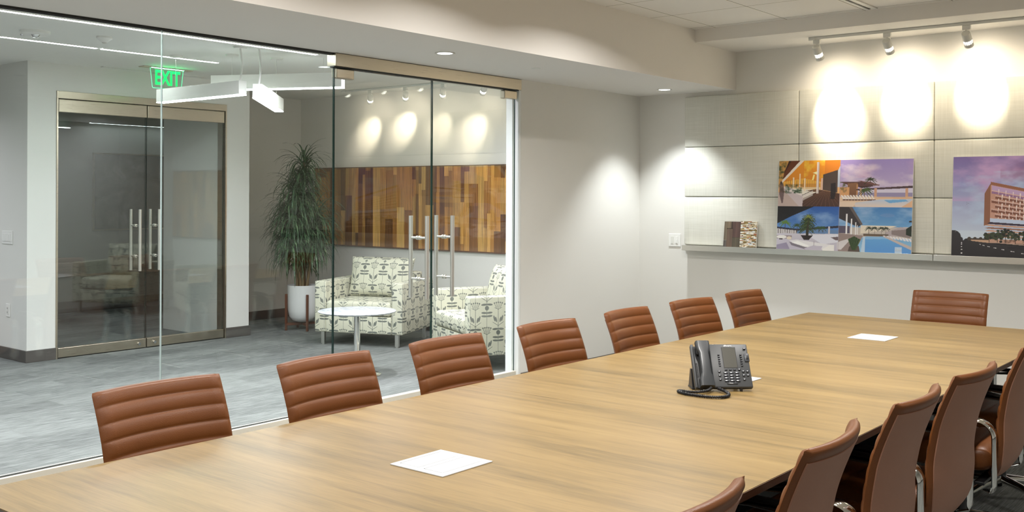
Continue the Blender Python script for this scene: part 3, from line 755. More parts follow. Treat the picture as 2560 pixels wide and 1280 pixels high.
    c.rect(.40, .73, .413, .82, (206, 200, 206)); c.poly([(0, .82), (HX, .81), (HX, 1), (0, 1)], (206, 202, 214), (190, 184, 200), y0=.8, y1=1)
    c.poly([(.24, .83), (HX, .81), (HX, .90), (.36, .93)], (226, 226, 238)); [c.palm(.24 + (q - 3) * .003, .84, .07 + q * .022, .062, (44, 62, 34) if q % 2 else (70, 86, 44), (54, 50, 36), .0035, 13, 80 + q) for q in range(7)]; c.palm(.245, .83, .20, .04, (134, 146, 70), (64, 60, 40), .003, 9, 9)
    c.palm(.16, .80, .07, .04, (60, 84, 50), (70, 64, 50), .004, 9, 12); c.palm(.33, .80, .05, .035, (60, 84, 50), (70, 64, 50), .004, 9, 13); c.palm(.36, .80, .05, .03, (60, 84, 50), (70, 64, 50), .004, 9, 14)
    c.poly([(.19, .835), (.285, .835), (.255, .885), (.215, .885)], (44, 34, 34)); c.rect(.0, .84, .12, .88, (150, 134, 140)); c.ell(.04, .86, .04, .02, (236, 234, 232)); c.ell(.10, .87, .02, .018, (226, 214, 196)); c.rect(.02, .875, .05, .89, (60, 50, 54))
    c.poly([(.10, .90), (.16, .885), (.42, .93), (.44, .99), (.22, .98)], (232, 230, 234)); c.poly([(.10, .91), (.12, .95), (.23, .99), (.25, .97)], (130, 122, 134)); c.poly([(.12, .92), (.17, .90), (.26, .95), (.23, .965)], (248, 248, 248))
    c.poly([(.22, .98), (.29, .945), (.36, .95), (.35, 1), (.24, 1)], (196, 190, 206)); c.poly([(.36, .98), (.42, .93), (.45, .93), (.45, 1), (.36, 1)], (240, 238, 236))
    c.poly([(0, .95), (.08, .92), (.11, 1), (0, 1)], (150, 142, 166)); c.line((.295, .90), (.295, .95), .003, (60, 54, 60))
    c.poly([(.42, .85), (HX, .84), (HX, .88), (.46, .88)], (110, 96, 100))
    # bottom right: lap pool
    c.rect(HX, HY, 1, 1, (70, 128, 190), (150, 196, 226)); c.cloud(HX, HY, 1, .75, (166, 190, 222), .8, 5, 8, 51, .46); c.ell(.83, .60, .05, .02, (140, 150, 196), .3)
    c.poly([(HX, .74), (1, .72), (1, .84), (HX, .84)], (196, 186, 178)); c.poly([(.64, .71), (.90, .71), (.80, .76), (.64, .80)], (226, 216, 200)); c.poly([(.82, .78), (.92, .72), (1, .74), (1, .82), (.80, .82)], (178, 166, 170))
    c.poly([(HX, HY), (.575, HY), (.65, .70), (.62, .73), (HX, .64)], (58, 52, 56)); c.poly([(.55, HY), (.575, HY), (.655, .70), (.64, .71)], (100, 90, 88)); c.rect(HX, .72, .56, .80, (92, 84, 104))
    for x, a, bb in ((.53, .59, .95), (.567, .64, .86), (.60, .68, .82), (.613, .71, .81)): c.rect(x, a, x + .012 - (x - .53) * .08, bb, (240, 238, 240))
    for k, x in enumerate((.70, .74, .79, .82)): c.palm(x, .81, .07, .03, (60, 66, 50), (110, 96, 84), .003, 11, 60 + k)
    c.rect(.66, .80, .84, .825, (104, 88, 74)); c.poly([(HX, .80), (.66, .82), (.60, 1), (HX, 1)], (150, 132, 128)); c.poly([(.86, .76), (.99, .74), (.99, .84), (.86, .80)], (110, 96, 94), alpha=.6)
    for k in range(9): c.poly([(.80 + k * .022, .815 + k * .003), (.815 + k * .022, .812 + k * .003), (.83 + k * .022, .84 + k * .004), (.815 + k * .022, .84 + k * .004)], (226, 222, 226))
    c.poly([(.96, .74), (1, .70), (1, .82), (.96, .80)], (34, 44, 34)); c.poly([(.98, .655), (1, .65), (1, .67), (.98, .67)], (40, 36, 40))
    c.poly([(.66, .83), (.80, .825), (1, .96), (1, 1), (.645, 1)], (104, 166, 220), (90, 150, 216), y0=.82, y1=1); c.poly([(.66, .83), (.80, .825), (.84, .85), (.68, .86)], (150, 190, 226), alpha=.7)
    c.poly([(.66, .83), (.675, .83), (.675, 1), (.645, 1)], (190, 210, 230)); c.poly([(.80, .825), (.83, .825), (1, .925), (1, .96)], (196, 182, 178))
    c.poly([(.47, .90), (.55, .86), (.56, .88), (.50, .98), (.47, .98)], (216, 210, 212)); c.poly([(.56, .94), (.63, .93), (.64, 1), (.55, 1)], (90, 76, 70))
    for k in range(11): c.line((.595 + (k - 5) * .002, .98), (.595 + (k - 5) * .0085, .83 + abs(k - 5) * .006), .009, (40, 60, 36) if k % 2 else (66, 86, 48))
    c.line((HX, 0), (HX, 1), .003, (160, 150, 170)); c.rect(.885, .93, .936, .995, (186, 208, 232))

def board_street(c):
    c.rect(0, 0, 1, .84, (120, 116, 180), (196, 210, 226)); c.rect(0, 0, 1, .3, (118, 92, 150), (150, 150, 206), alpha=.6)
    c.cloud(0, 0, 1, .45, (196, 160, 206), .9, 4, 5, 71, .42); c.cloud(0, .15, 1, .75, (186, 206, 232), .8, 5, 7, 72, .45); c.cloud(.3, 0, 1, .3, (130, 90, 130), .6, 4, 5, 73, .5)
    c.rect(0, .74, .5, .84, (206, 218, 230), alpha=.6)
    # tower
    c.poly([(.205, .37), (.243, .265), (.243, .67), (.205, .69)], (140, 92, 70)); c.poly([(.243, .255), (.88, .46), (.88, .69), (.243, .67)], (196, 150, 132))
    c.poly([(.243, .255), (.88, .46), (.88, .485), (.243, .285)], (150, 96, 70))
    c.poly([(.25, .29), (.88, .49), (.88, .53), (.25, .345)], (190, 160, 200))
    for r in range(7):
        for k in range(15):
            x = .25 + k * .044 + (r % 2) * .022; sl = .30 * (x - .243); y = .345 + r * .046 + sl * (1 - r * .115)
            if x > .86: continue
            c.poly([(x, y), (x + .042, y + .012), (x + .042, y + .034), (x, y + .024)], (126, 78, 62) if r else (150, 110, 150)); c.poly([(x, y - .010), (x + .042, y + .002), (x + .042, y + .012), (x, y)], (214, 178, 170))
            c.poly([(x + .040, y - .02), (x + .046, y - .018), (x + .046, y + .034), (x + .040, y + .032)], (240, 224, 220))
    c.poly([(.243, .615), (.88, .665), (.88, .71), (.243, .655)], (190, 204, 230)); c.poly([(.225, .665), (.243, .652), (.88, .705), (.88, .72), (.243, .672)], (54, 40, 60))
    for r in range(5): c.poly([(.21, .685 + r * .028), (.235, .675 + r * .028), (.88, .725 + r * .02), (.88, .74 + r * .02), (.235, .69 + r * .028)], (200, 156, 132) if r % 2 == 0 else (150, 104, 84))
    c.rect(.22, .82, 1, .86, (190, 150, 130)); c.cloud(.2, .81, 1, .87, (70, 50, 40), .8, 40, 30, 77, .5)
    # distant trees, street trees
    for x, y, a, b_ in ((.01, .80, .05, .06), (.045, .83, .03, .03), (.10, .84, .02, .02)): c.ell(x, y, a, b_, (40, 38, 42))
    for k in range(7): c.ell(.115 + k * .018, .825 + (k % 2) * .012, .013, .022, (66, 58, 50))
    c.rect(.125, .83, .24, .855, (196, 160, 132))
    for k, (x, y, r) in enumerate([(.24, .79, .035), (.29, .785, .04), (.34, .77, .045), (.40, .80, .03), (.46, .76, .05), (.54, .78, .04), (.62, .76, .05), (.70, .78, .05), (.8, .77, .05), (.9, .78, .06)]):
        rr = random.Random(k)
        for q in range(26): c.ell(x + rr.gauss(0, r * .45), y + rr.gauss(0, r * .5), .010, .012, rr.choice([(30, 40, 26), (44, 56, 34), (22, 28, 22), (58, 66, 42)]))
        c.line((x, y), (x, .86), .004, (70, 56, 46))
    c.poly([(.045, .84), (.10, .838), (.30, .87), (1, .92), (1, 1), (0, 1), (0, .85)], (44, 40, 44), (30, 26, 30), y0=.84, y1=1)
    c.poly([(.20, .85), (.24, .85), (1, .90), (1, .925)], (176, 150, 136)); c.ell(.47, .90, .12, .02, (24, 22, 28), .8)
    for k in range(7): y = .855 + k * k * .0035 + k * .004; c.rect(.064 - k * .0004, y, .068 + k * .0008, y + .004 + k * .0012, (236, 232, 232))
    for k in range(8): x = .18 + k * .016 + k * k * .0045; y = .872 + k * .0075 + k * k * .0009; c.poly([(x, y), (x + .008 + k * .003, y + .003), (x + .008 + k * .003, y + .008), (x, y + .004)], (230, 226, 226))
    for x, y in ((.09, .46), (.10, .47), (.11, .478), (.085, .475)): c.line((x, y), (x + .012, y + .003), .002, (110, 110, 130))
    c.line((.02, .76), (.03, .75), .003, (130, 120, 130))

def board(name, label, y_left, w, h, fn, res, zb, lean):
    t = thing(name, label, 'presentation board', (XB - .0965, y_left, zb), R(-90))
    c = Canvas(*res); fn(c)
    o1 = c.mesh('printed_face', w, h, M['print'], t, .006); o1.rotation_euler = (-lean, 0, 0)
    o2 = MB().box((-.001, 0.0, 0), (w + .001, .008, h)).build('foam_core', M['white_plastic'], t); o2.rotation_euler = (-lean, 0, 0)
    return t
board('presentation_board', 'display board with four pool and terrace pictures leaning on the ledge', 3.690, 1.108, .742, board_four, (430, 290), 1.0550, R(4.1))
board('presentation_board', 'display board with a tower beside a road, cut by the right edge of the photo', 2.286, 1.108, .748, board_street, (430, 290), 1.0550, R(4.1))
o = text_mesh('logo', 'rdm', .028, .0003, M['white_plastic'], [x for x in bpy.data.objects if x.name == 'presentation_board'][0], (1.008, -.004, .03), (R(90), 0, 0))

# material samples on the ledge
t = thing('wood_sample', 'small dark wood plank sample tile standing on the ledge', 'sample tile', (XB - .084, 4.192, 1.0560), R(-90))
b = MB(); cols = []
for (x0, z0, x1, z1, cc) in [(0, .06, .028, .222, (104, 92, 76)), (0, 0, .028, .058, (84, 78, 74)), (.0285, 0, .080, .158, (96, 78, 66)), (.0285, .163, .066, .222, (110, 96, 78)), (.067, .163, .080, .222, (60, 46, 38)), (.0805, .085, .155, .222, (86, 64, 58)), (.0805, 0, .155, .084, (84, 76, 62))]:
    b.box((x0, 0, z0), (x1, .012, z1)); cols += [srgb(*cc)] * 6
o = b.build('planks', M['planks'], t); o.rotation_euler = (R(-8), 0, 0)
ca = o.data.color_attributes.new('pc', 'FLOAT_COLOR', 'CORNER'); ca.data.foreach_set('color', np.repeat(np.array(cols, dtype=np.float32), 4, axis=0).ravel())
t = thing('mosaic_sample', 'small glittering glass mosaic sample tile beside the dark wood sample', 'sample tile', (XB - .084, 4.035, 1.0560), R(-90))
b = MB(); cols = []; rr = random.Random(4); z = .002
while z < .222:
    hz = rr.uniform(.004, .008); x = 0
    while x < .148:
        w = min(rr.uniform(.01, .04), .15 - x); d = rr.uniform(0, .003)
        b.box((x, -d, z), (x + w - .001, .006, z + hz - .0008))
        cols += [srgb(*rr.choice([(236, 230, 214), (196, 176, 130), (150, 128, 80), (214, 222, 228), (120, 96, 58), (226, 206, 170), (170, 110, 76), (250, 248, 240), (132, 126, 110)]))] * 6; x += w
    z += hz
o = b.build('glass_strips', M['mosaic'], t); o.rotation_euler = (R(-8), 0, 0)
ca = o.data.color_attributes.new('pc', 'FLOAT_COLOR', 'CORNER'); ca.data.foreach_set('color', np.repeat(np.array(cols, dtype=np.float32), 4, axis=0).ravel())
o = MB().box((0, .006, 0), (.152, .014, .227)).build('backing', M['white_plastic'], t); o.rotation_euler = (R(-8), 0, 0)

# ------------------------------------------------------------------ conference table
TX0, TX1, TY0, TY1, TZ = 1.128, 6.40, 1.185, 2.705, .74
t = thing('conference_table', 'long wood veneer conference table with dark edge filling the foreground', 'table', (TX0, TY0, 0))
sx = [0, 3.058 - TX0, TX1 - TX0]
b = MB()
for a, c_ in zip(sx, sx[1:]):
    b.box((a + .0006, 0.002, TZ - .004), (c_ - .0006, TY1 - TY0 - .002, TZ))
b.build('tabletop', M['veneer'], t)
L, W = TX1 - TX0, TY1 - TY0
b = MB(); e = .032
ring_o = [(0, 0), (L, 0), (L, W), (0, W)]; ring_i = [(.018, .018), (L - .018, .018), (L - .018, W - .018), (.018, W - .018)]
vt = [b.bm.verts.new((x, y, TZ - .0015)) for x, y in ring_o]; vb = [b.bm.verts.new((x, y, TZ - .034)) for x, y in ring_i]
vi = [b.bm.verts.new((min(max(x, .0025), L - .0025), min(max(y, .0025), W - .0025), TZ - .0015)) for x, y in ring_o]
for k in range(4): b.bm.faces.new((vb[k], vb[(k + 1) % 4], vt[(k + 1) % 4], vt[k])); b.bm.faces.new((vt[k], vt[(k + 1) % 4], vi[(k + 1) % 4], vi[k]))
b.bm.faces.new(vb[::-1]); b.build('edge_band', M['table_edge'], t)
for x0 in (.75, 2.35, 3.95):
    MB().box((x0, W / 2 - .28, 0), (x0 + .5, W / 2 + .28, TZ - .036), bev=.01).build('pedestal', M['black_gloss'], t)
MB().box((.4, W / 2 - .05, TZ - .14), (L - .4, W / 2 + .05, TZ - .036)).build('cable_trough', M['black'], t)
def tbox(x, y, lab, phone=False):
    t = thing('table_power_box', lab, 'table box', (x, y, TZ), 0, 'white power boxes in the tabletop')
    w, h = .208, .202
    MB().box((0, 0, 0), (w, h, .0035), bev=.001).build('frame', M['box_white'], t)
    MB().box((.022, .022, .0035), (w - .022, .088, .0048)).build('lid', M['box_white'], t)
    MB().box((.022, .112, .0035), (w - .022, h - .022, .0048)).build('lid', M['box_white'], t)
    MB().box((.022, h - .0215, .0036), (w - .022, h - .018, .0042)).build('slot', M['dark_gap'], t); MB().box((.022, .0885, .0036), (w - .022, .0915, .0042)).build('slot', M['dark_gap'], t)
tbox(2.008, 1.871, 'white square power box set in the table at the near end')
tbox(5.375, 1.853, 'white square power box set in the table at the far end')
tbox(3.735, 1.868, 'white square power box mostly hidden behind the desk phone')

# ------------------------------------------------------------------ desk phone
ph = thing('desk_phone', 'black office desk phone standing on the conference table', 'phone', (3.513, 1.938, TZ), R(-48.5))
M['phone'] = mat('phone_plastic', srgb(62, 64, 66), .42, bump=(900, .1)); M['phone_dark'] = mat('phone_dark', srgb(28, 29, 32), .4)
M['phone_key'] = mat('phone_keys', srgb(52, 55, 62), .35); M['lcd'] = mat('lcd_grey', srgb(70, 69, 62), .3); M['key_text'] = mat('key_print', srgb(226, 228, 230), .5)
M['handset'] = mat('handset_plastic', srgb(52, 55, 58), .3)
PW, PL = .226, .187; TILT = Matrix.Translation((0, 0, .017)) @ Matrix.Rotation(R(55), 4, 'X')   # slab plane: local x across, y up the face
MB().box((.072, 0, -.022), (PW, PL, 0), bev=.005, M=TILT).build('faceplate', M['phone'], ph, smooth=50)
MB().box((0, 0, -.024), (.012, PL, -.002), bev=.004, M=TILT).box((.010, .004, -.030), (.076, PL - .002, -.016), bev=.003, M=TILT).build('handset_cradle', M['phone'], ph, smooth=50)
b = MB()
for k in range(15): b.box((.0125, .05 + k * .0042, -.0155), (.022, .0522 + k * .0042, -.0148), M=TILT)
b.build('speaker_grille', M['black'], ph)
def PX(fx): return fx * PW
def PY(fy): return PL * (1 - fy)
MB().box((PX(.545), PY(.555), -.001), (PX(.775), PY(.09), .0012), bev=.0005, M=TILT).build('screen', M['lcd'], ph)
MB().box((PX(.535), PY(.565), -.001), (PX(.785), PY(.08), .0006), M=TILT).build('screen_bezel', M['phone_dark'], ph)
def key(fx, fy, w, h, name='key', mark=True, m='phone_key'):
    x, y = PX(fx), PY(fy)
    o = MB().box((x - w / 2, y - h / 2, -.001), (x + w / 2, y + h / 2, .0042), bev=.0012, M=TILT).build(name, M[m], ph, smooth=50)
    if mark: MB().box((x - w * .32, y - h * .12, .0042), (x + w * .05, y + h * .2, .0045), M=TILT).build('key_print', M['key_text'], o)
for r in range(4):
    for k in range(3): key(.555 + k * .098, .675 + r * .06, .017, .0085, 'dial_key')
for r in range(6):
    key(.472, .262 + r * .05, .008, .0045, 'line_key', False); key(.862, .262 + r * .05, .008, .0045, 'line_key', False)
for k in range(3): key(.567 + k * .075, .605, .011, .0045, 'soft_key', False)
for fx, fy in [(.80, .60), (.445, .645), (.445, .735), (.445, .825), (.865, .64), (.938, .64), (.865, .73), (.938, .73), (.865, .825), (.945, .12)]: key(fx, fy, .0095, .0075, 'function_key')
MB().box((PX(.925), PY(.42), -.001), (PX(1.005), PY(.235), .004), bev=.0015, M=TILT).build('navigation_pad', M['phone_key'], ph, smooth=50)
MB().box((PX(.945), PY(.37), .004), (PX(.985), PY(.27), .0058), bev=.001, M=TILT).build('navigation_button', M['phone_dark'], ph, smooth=50)
key(.645, .915, .042, .0048, 'speaker_bar')
o = text_mesh('logo', 'allworx', .0105, .0002, M['key_text'], ph, TILT @ Vector((PX(.655), PY(.047), .0006)), (R(55), 0, 0), 1.0, .0002)
# handset: arched bar with two end cups
b = MB(); hx = .044; hp = []
for k in range(25):
    s_ = k / 24; yy = -.002 + s_ * (PL + .004); arch = sin(pi * s_)
    zz = .010 + .012 * arch; wd = .0275 - .0085 * min(1, 1.35 * arch) ** 4; th = .017 - .007 * arch
    hp.append((yy, zz, wd, th))
def hs(u, v):
    i = v * 24; k = min(int(i), 23); f = i - k; A, B = hp[k], hp[k + 1]
    yy, zz, wd, th = [a * (1 - f) + b_ * f for a, b_ in zip(A, B)]
    a = 2 * pi * u; ca_, sa = cos(a), sin(a); e_ = .38
    x = wd * math.copysign(abs(ca_) ** e_, ca_); z = th * math.copysign(abs(sa) ** e_, sa)
    return TILT @ Vector((hx + x, yy, zz + z))
V = b.grid(hs, 28, 48, closed_u=True)
b.bm.faces.new(V[0][::-1]); b.bm.faces.new(V[-1])
b.build('handset', M['handset'], ph, smooth=50)
MB().box((.020, .000, -.014), (.068, .042, .0), bev=.004, M=TILT).box((.020, PL - .046, -.014), (.068, PL - .004, .0), bev=.004, M=TILT).build('handset_cups', M['phone_dark'], ph, smooth=50)
MB().box((-.005, .045, 0), (.03, .12, .006), bev=.002).prism([(.05, .0), (.125, .0), (.098, .075), (.082, .075)], -.002, .014, 0, Matrix(((0, 0, 1, 0), (1, 0, 0, 0), (0, 1, 0, 0), (0, 0, 0, 1)))) \
    .prism([(.05, .0), (.125, .0), (.098, .075), (.082, .075)], .16, .176, 0, Matrix(((0, 0, 1, 0), (1, 0, 0, 0), (0, 1, 0, 0), (0, 0, 0, 1)))).box((.175, .004, 0), (.185, .016, .02), bev=.001).box((.02, .004, 0), (.03, .016, .02), bev=.001).build('stand', M['phone_dark'], ph)
# coiled cord lying on the table (local coordinates of the phone)
inv = Matrix.Rotation(R(48.5), 4, 'Z')
def pl(x, y, z): p = inv @ Vector((x - 3.513, y - 1.938, 0)); return Vector((p.x, p.y, z))
ctrl = [pl(3.522, 1.876, .022), pl(3.506, 1.884, .013), pl(3.480, 1.906, .009), pl(3.468, 1.945, .0070), pl(3.462, 1.978, .0070), pl(3.446, 1.975, .0070), pl(3.428, 1.935, .0070), pl(3.425, 1.885, .0070), pl(3.43, 1.835, .0070), pl(3.452, 1.797, .0070), pl(3.49, 1.79, .0070), pl(3.525, 1.805, .0085), pl(3.55, 1.835, .011), pl(3.572, 1.872, .013)]
def cr(P, t_):
    n_ = len(P) - 1; i = min(int(t_ * n_), n_ - 1); f = t_ * n_ - i
    p0, p1, p2, p3 = P[max(i - 1, 0)], P[i], P[i + 1], P[min(i + 2, n_)]
    return .5 * ((2 * p1) + (p2 - p0) * f + (2 * p0 - 5 * p1 + 4 * p2 - p3) * f * f + (3 * p1 - p0 - 3 * p2 + p3) * f ** 3)
N_ = 1400; turns = 95; hel = []
for k in range(N_ + 1):
    s_ = k / N_; p = cr(ctrl, s_); tg = (cr(ctrl, min(s_ + .004, 1)) - cr(ctrl, max(s_ - .004, 0))).normalized()
    x_ = Vector((0, 0, 1)).cross(tg).normalized(); y_ = tg.cross(x_); a = 2 * pi * turns * s_
    hel.append(p + .0046 * (x_ * cos(a) + y_ * sin(a)))
MB().tube(hel, .0019, 5).tube([cr(ctrl, k / 40) for k in range(41)], .0036, 8).build('coiled_cord', M['phone_dark'], ph, smooth=70)

# ------------------------------------------------------------------ conference chairs
def chair():
    t = thing('conference_chair', '', 'chair')
    # centre line of the shell in (y, z): bottom of back to top of back
    prof = [(-.165, .335), (-.208, .40), (-.226, .49), (-.232, .58), (-.247, .66), (-.268, .74), (-.296, .815), (-.328, .887)]
    def cl(s):
        n_ = len(prof) - 1; i = min(int(s * n_), n_ - 1); f = s * n_ - i; P = [Vector((a, b_)) for a, b_ in prof]
        p0, p1, p2, p3 = P[max(i - 1, 0)], P[i], P[i + 1], P[min(i + 2, n_)]
        return .5 * ((2 * p1) + (p2 - p0) * f + (2 * p0 - 5 * p1 + 4 * p2 - p3) * f * f + (3 * p1 - p0 - 3 * p2 + p3) * f ** 3)
    _cl0 = cl; _ts = [k / 200 for k in range(201)]; _ls = [0]
    for k in range(200): _ls.append(_ls[-1] + (_cl0(_ts[k + 1]) - _cl0(_ts[k])).length)
    def cl(s):                                # arc length parameter
        return _cl0(float(np.interp(s * _ls[-1], _ls, _ts)))
    def frame(s):
        p = cl(s); d = (cl(min(s + .01, 1)) - cl(max(s - .01, 0))).normalized(); return p, Vector((d.y, -d.x))  # normal toward +y
    def halfw(s):
        w = .222 + .012 * math.exp(-((s - .30) / .2) ** 2)
        if s < .16: w -= .085 * (1 - s / .16) ** 1.8
        return w
    NR = 11.2                                  # horizontal channels
    def ch(s):                                # pad bulge between the stitched channels
        f = (s * NR + .72) % 1.0; return (abs(sin(pi * f)) ** .30)
    def curve(u, s): return .040 * (abs(2 * u - 1) ** 2.2) * min(1, .35 + s)
    TH0 = .0145
    def front(u, s):
        p, n_ = frame(s); w = halfw(s); x = (2 * u - 1) * w
        e_ = max(0, abs(2 * u - 1) - .90) / .10; off = TH0 * (1 - .25 * s * s) + .0085 * ch(s) * (1 - .95 * e_) - .007 * e_ ** 2
        if s > .98: off -= .005 * ((s - .98) / .02) ** 2
        q = p + n_ * off
        return Vector((x, q.x + curve(u, s), q.y))
    def rear(u, s, inset=0):
        p, n_ = frame(s); w = halfw(s) - inset; x = (2 * u - 1) * w
        e_ = max(0, abs(2 * u - 1) - .90) / .10; off = -TH0 * (1 - .25 * s * s) + .005 * e_ ** 2
        if s > .98: off += .004 * ((s - .98) / .02) ** 2
        q = p + n_ * off
        return Vector((x, q.x + curve(u, s), q.y))
    b = MB(); NU, NV = 22, 150
    A = b.grid(front, NU, NV); B = b.grid(rear, NU, NV)
    def mid(u, s, side):
        a_, c_ = front(u, s), rear(u, s); m_ = (a_ + c_) / 2
        return m_
    # edge strips with a stitched ridge in the middle
    def strip(Pa, Pb, outs, sgn=0):
        if sgn: outs = [Vector((sgn * .004, 0, -.004))] + outs + [Vector((sgn * .004, 0, .005))]
        else: z_ = outs[0].z; outs = [Vector((-.004, 0, .005 if z_ > 0 else -.004))] + outs[1:-1] + [Vector((.004, 0, .005 if z_ > 0 else -.004))]
        ms = [b.bm.verts.new((pa.co + pb.co) / 2 + o_) for pa, pb, o_ in zip(Pa, Pb, outs)]
        for k in range(len(ms) - 1):
            b.bm.faces.new((Pa[k], Pa[k + 1], ms[k + 1], ms[k])); b.bm.faces.new((ms[k], ms[k + 1], Pb[k + 1], Pb[k]))
        return ms
    sd = [max(0, ch(j / NV)) for j in range(NV + 1)]
    strip([A[j][0] for j in range(NV + 1)], [B[j][0] for j in range(NV + 1)], [Vector((-.005 - .0012 * min(1, s_ * 1.25), 0, 0)) for s_ in sd[1:-1]], -1)
    strip([A[j][NU] for j in range(NV + 1)], [B[j][NU] for j in range(NV + 1)], [Vector((.005 + .0012 * min(1, s_ * 1.25), 0, 0)) for s_ in sd[1:-1]], 1)
    strip(A[NV], B[NV], [Vector((0, 0, .006))] * (NU + 1)); strip(A[0], B[0], [Vector((0, 0, -.006))] * (NU + 1))
    bmesh.ops.remove_doubles(b.bm, verts=b.bm.verts[:], dist=.0001)
    b.build('backrest', M['leather'], t, smooth=70)
    # plain backing panel, thin shell set on the rear
    b = MB()
    def rp(u, s): s2 = .03 + s * .925; v = rear(.028 + u * .944, s2); p, n_ = frame(s2); return v + Vector((0, -n_.x * .0026, -n_.y * .0026))
    def rp2(u, s): v = rp(u, s); p, n_ = frame(.03 + s * .925); return v + Vector((0, n_.x * .004, n_.y * .004))
    A = b.grid(rp, 14, 30); B = b.grid(rp2, 14, 30)
    def seam(Pa, Pb):
        for k in range(len(Pa) - 1): b.bm.faces.new((Pa[k], Pa[k + 1], Pb[k + 1], Pb[k]))
    seam(A[0], B[0]); seam(A[-1], B[-1]); seam([r[0] for r in A], [r[0] for r in B]); seam([r[-1] for r in A], [r[-1] for r in B])
    o = b.build('backing_panel', M['leather_back'], t, smooth=60); o['label'] = 'plain brown rear panel of the backrest'
    # seat with waterfall front
    def seat(u, v):
        a = 2 * pi * u; yy = -.175 + v * .43; w = .235 - .02 * (abs(2 * v - 1) ** 6); ca_, sa = cos(a), sin(a)
        e_ = .35; x = w * math.copysign(abs(ca_) ** e_, ca_); th = .056 * (1 - .45 * abs(2 * v - 1) ** 10)
        z = .408 + th * math.copysign(abs(sa) ** .5, sa) + .010 * (abs(2 * v - 1) ** 2) - .03 * max(0, v - .85) / .15 + (.005 * abs(sin(pi * v * 6)) ** .4 if sa > .3 else 0)
        return Vector((x, yy, z))
    b = MB(); V = b.grid(seat, 32, 48, closed_u=True); b.bm.faces.new(V[0][::-1]); b.bm.faces.new(V[-1]); b.build('seat', M['leather'], t, smooth=60)
    MB().box((-.11, -.12, .325), (.11, .10, .358), bev=.01).box((-.25, -.15, .318), (.25, -.11, .332), bev=.003).build('tilt_mechanism', M['black'], t)
    # polished loop arms with black pads
    for sx_ in (-1, 1):
        X = sx_ * .262; pts = [(sx_ * .235, -.15, .30), (X, -.185, .305)]
        for k in range(9):
            s_ = k / 8; pts.append((X, -.190 + .0 * s_, .33 + s_ * .19))
        for k in range(1, 9):
            a = k / 8 * pi / 2; pts.append((X, -.190 + .065 * (1 - cos(a)), .52 + .065 * sin(a)))
        pts += [(X, -.06, .590), (X, .03, .593), (X, .10, .585)]
        a = MB().tube(pts, [.008, .012] + [.0185] * (len(pts) - 4) + [.014, .010], 12, flat=(1.75, .5), up=(1, 0, 0)).build('armrest', M['chrome'], t, smooth=60)
        pp = [(X, -.115, .597), (X, -.06, .606), (X, .03, .609), (X, .11, .602)]
        MB().tube(pp, [.012, .0175, .0175, .012], 12, flat=(1.45, .5), up=(1, 0, 0)).build('arm_pad', M['black'], a, smooth=60)
    MB().cyl((0, 0, .10), (0, 0, .328), .026, .022).cyl((0, 0, .22), (0, 0, .327), .03, .034).build('gas_lift', M['black'], t, smooth=40)
    for k in range(5):
        a = 2 * pi * k / 5 + .3; d = Vector((cos(a), sin(a), 0))
        MB().tube([d * .02 + Vector((0, 0, .115)), d * .14 + Vector((0, 0, .105)), d * .30 + Vector((0, 0, .072))], [.027, .022, .014], 10, flat=(.8, 1), up=(0, 0, 1)).build('base_arm', M['chrome'], t, smooth=60)
        c_ = d * .295; px = Vector((-d.y, d.x, 0))
        MB().cyl(c_ + px * .006 + Vector((0, 0, .0285)), c_ + px * .024 + Vector((0, 0, .0285)), .028).cyl(c_ - px * .006 + Vector((0, 0, .0285)), c_ - px * .024 + Vector((0, 0, .0285)), .028) \
            .cyl(c_ + Vector((0, 0, .03)), c_ + Vector((0, 0, .072)), .007).cyl(c_ - px * .008 + Vector((0, 0, .0285)), c_ + px * .008 + Vector((0, 0, .0285)), .008).build('caster', M['black'], t, smooth=40)
    return t
ch0 = chair(); used = False
def place(x, y, rz, label, group):
    global used
    o = copy_tree(ch0) if used else ch0; used = True
    o.location = (x, y, 0); o.rotation_euler = (0, 0, rz); o['label'] = label; o['group'] = group
    return o
left = [(1.825, 2.655, 0, 'brown leather conference chair at the bottom left, largest on the glass side'),
        (2.515, 2.65, 1, 'brown leather conference chair on the glass side, second from the left'),
        (3.18, 2.655, 0, 'brown leather conference chair on the glass side, under the door handles'),
        (3.88, 2.655, -1, 'brown leather conference chair on the glass side, just right of the white door jamb'),
        (4.60, 2.66, 2, 'brown leather conference chair on the glass side, left of the phone before the plain wall'),
        (5.265, 2.66, -4, 'brown leather conference chair on the glass side, directly above the phone handset'),
        (5.95, 2.665, -3, 'brown leather conference chair on the glass side, nearest the far corner')]
for x, y, a, lab in left: place(x, y, pi + R(a), lab, 'chairs along the glass side of the table')
right = [(1.815, 1.295, 0, 'brown leather conference chair at the bottom, only the top corner of its back in frame'),
         (2.525, 1.30, 5, 'brown leather conference chair on the right side, second from the bottom, seen from behind'),
         (3.235, 1.305, 1.5, 'brown leather conference chair on the right side, third from the bottom, seen from behind'),
         (3.86, 1.295, -2, 'brown leather conference chair on the right side, fourth from the bottom, seen from behind'),
         (4.70, 1.29, 2, 'brown leather conference chair at the right edge, its chrome arm and floor below visible'),
         (5.42, 1.30, 0, 'brown leather conference chair past the right edge, its armrest glimpsed between two backs')]
for x, y, a, lab in right: place(x, y, R(a), lab, 'chairs along the right side of the table')
place(6.52, 1.925, pi / 2 + R(2), 'brown leather conference chair at the far head of the table', 'chair at the head of the table')

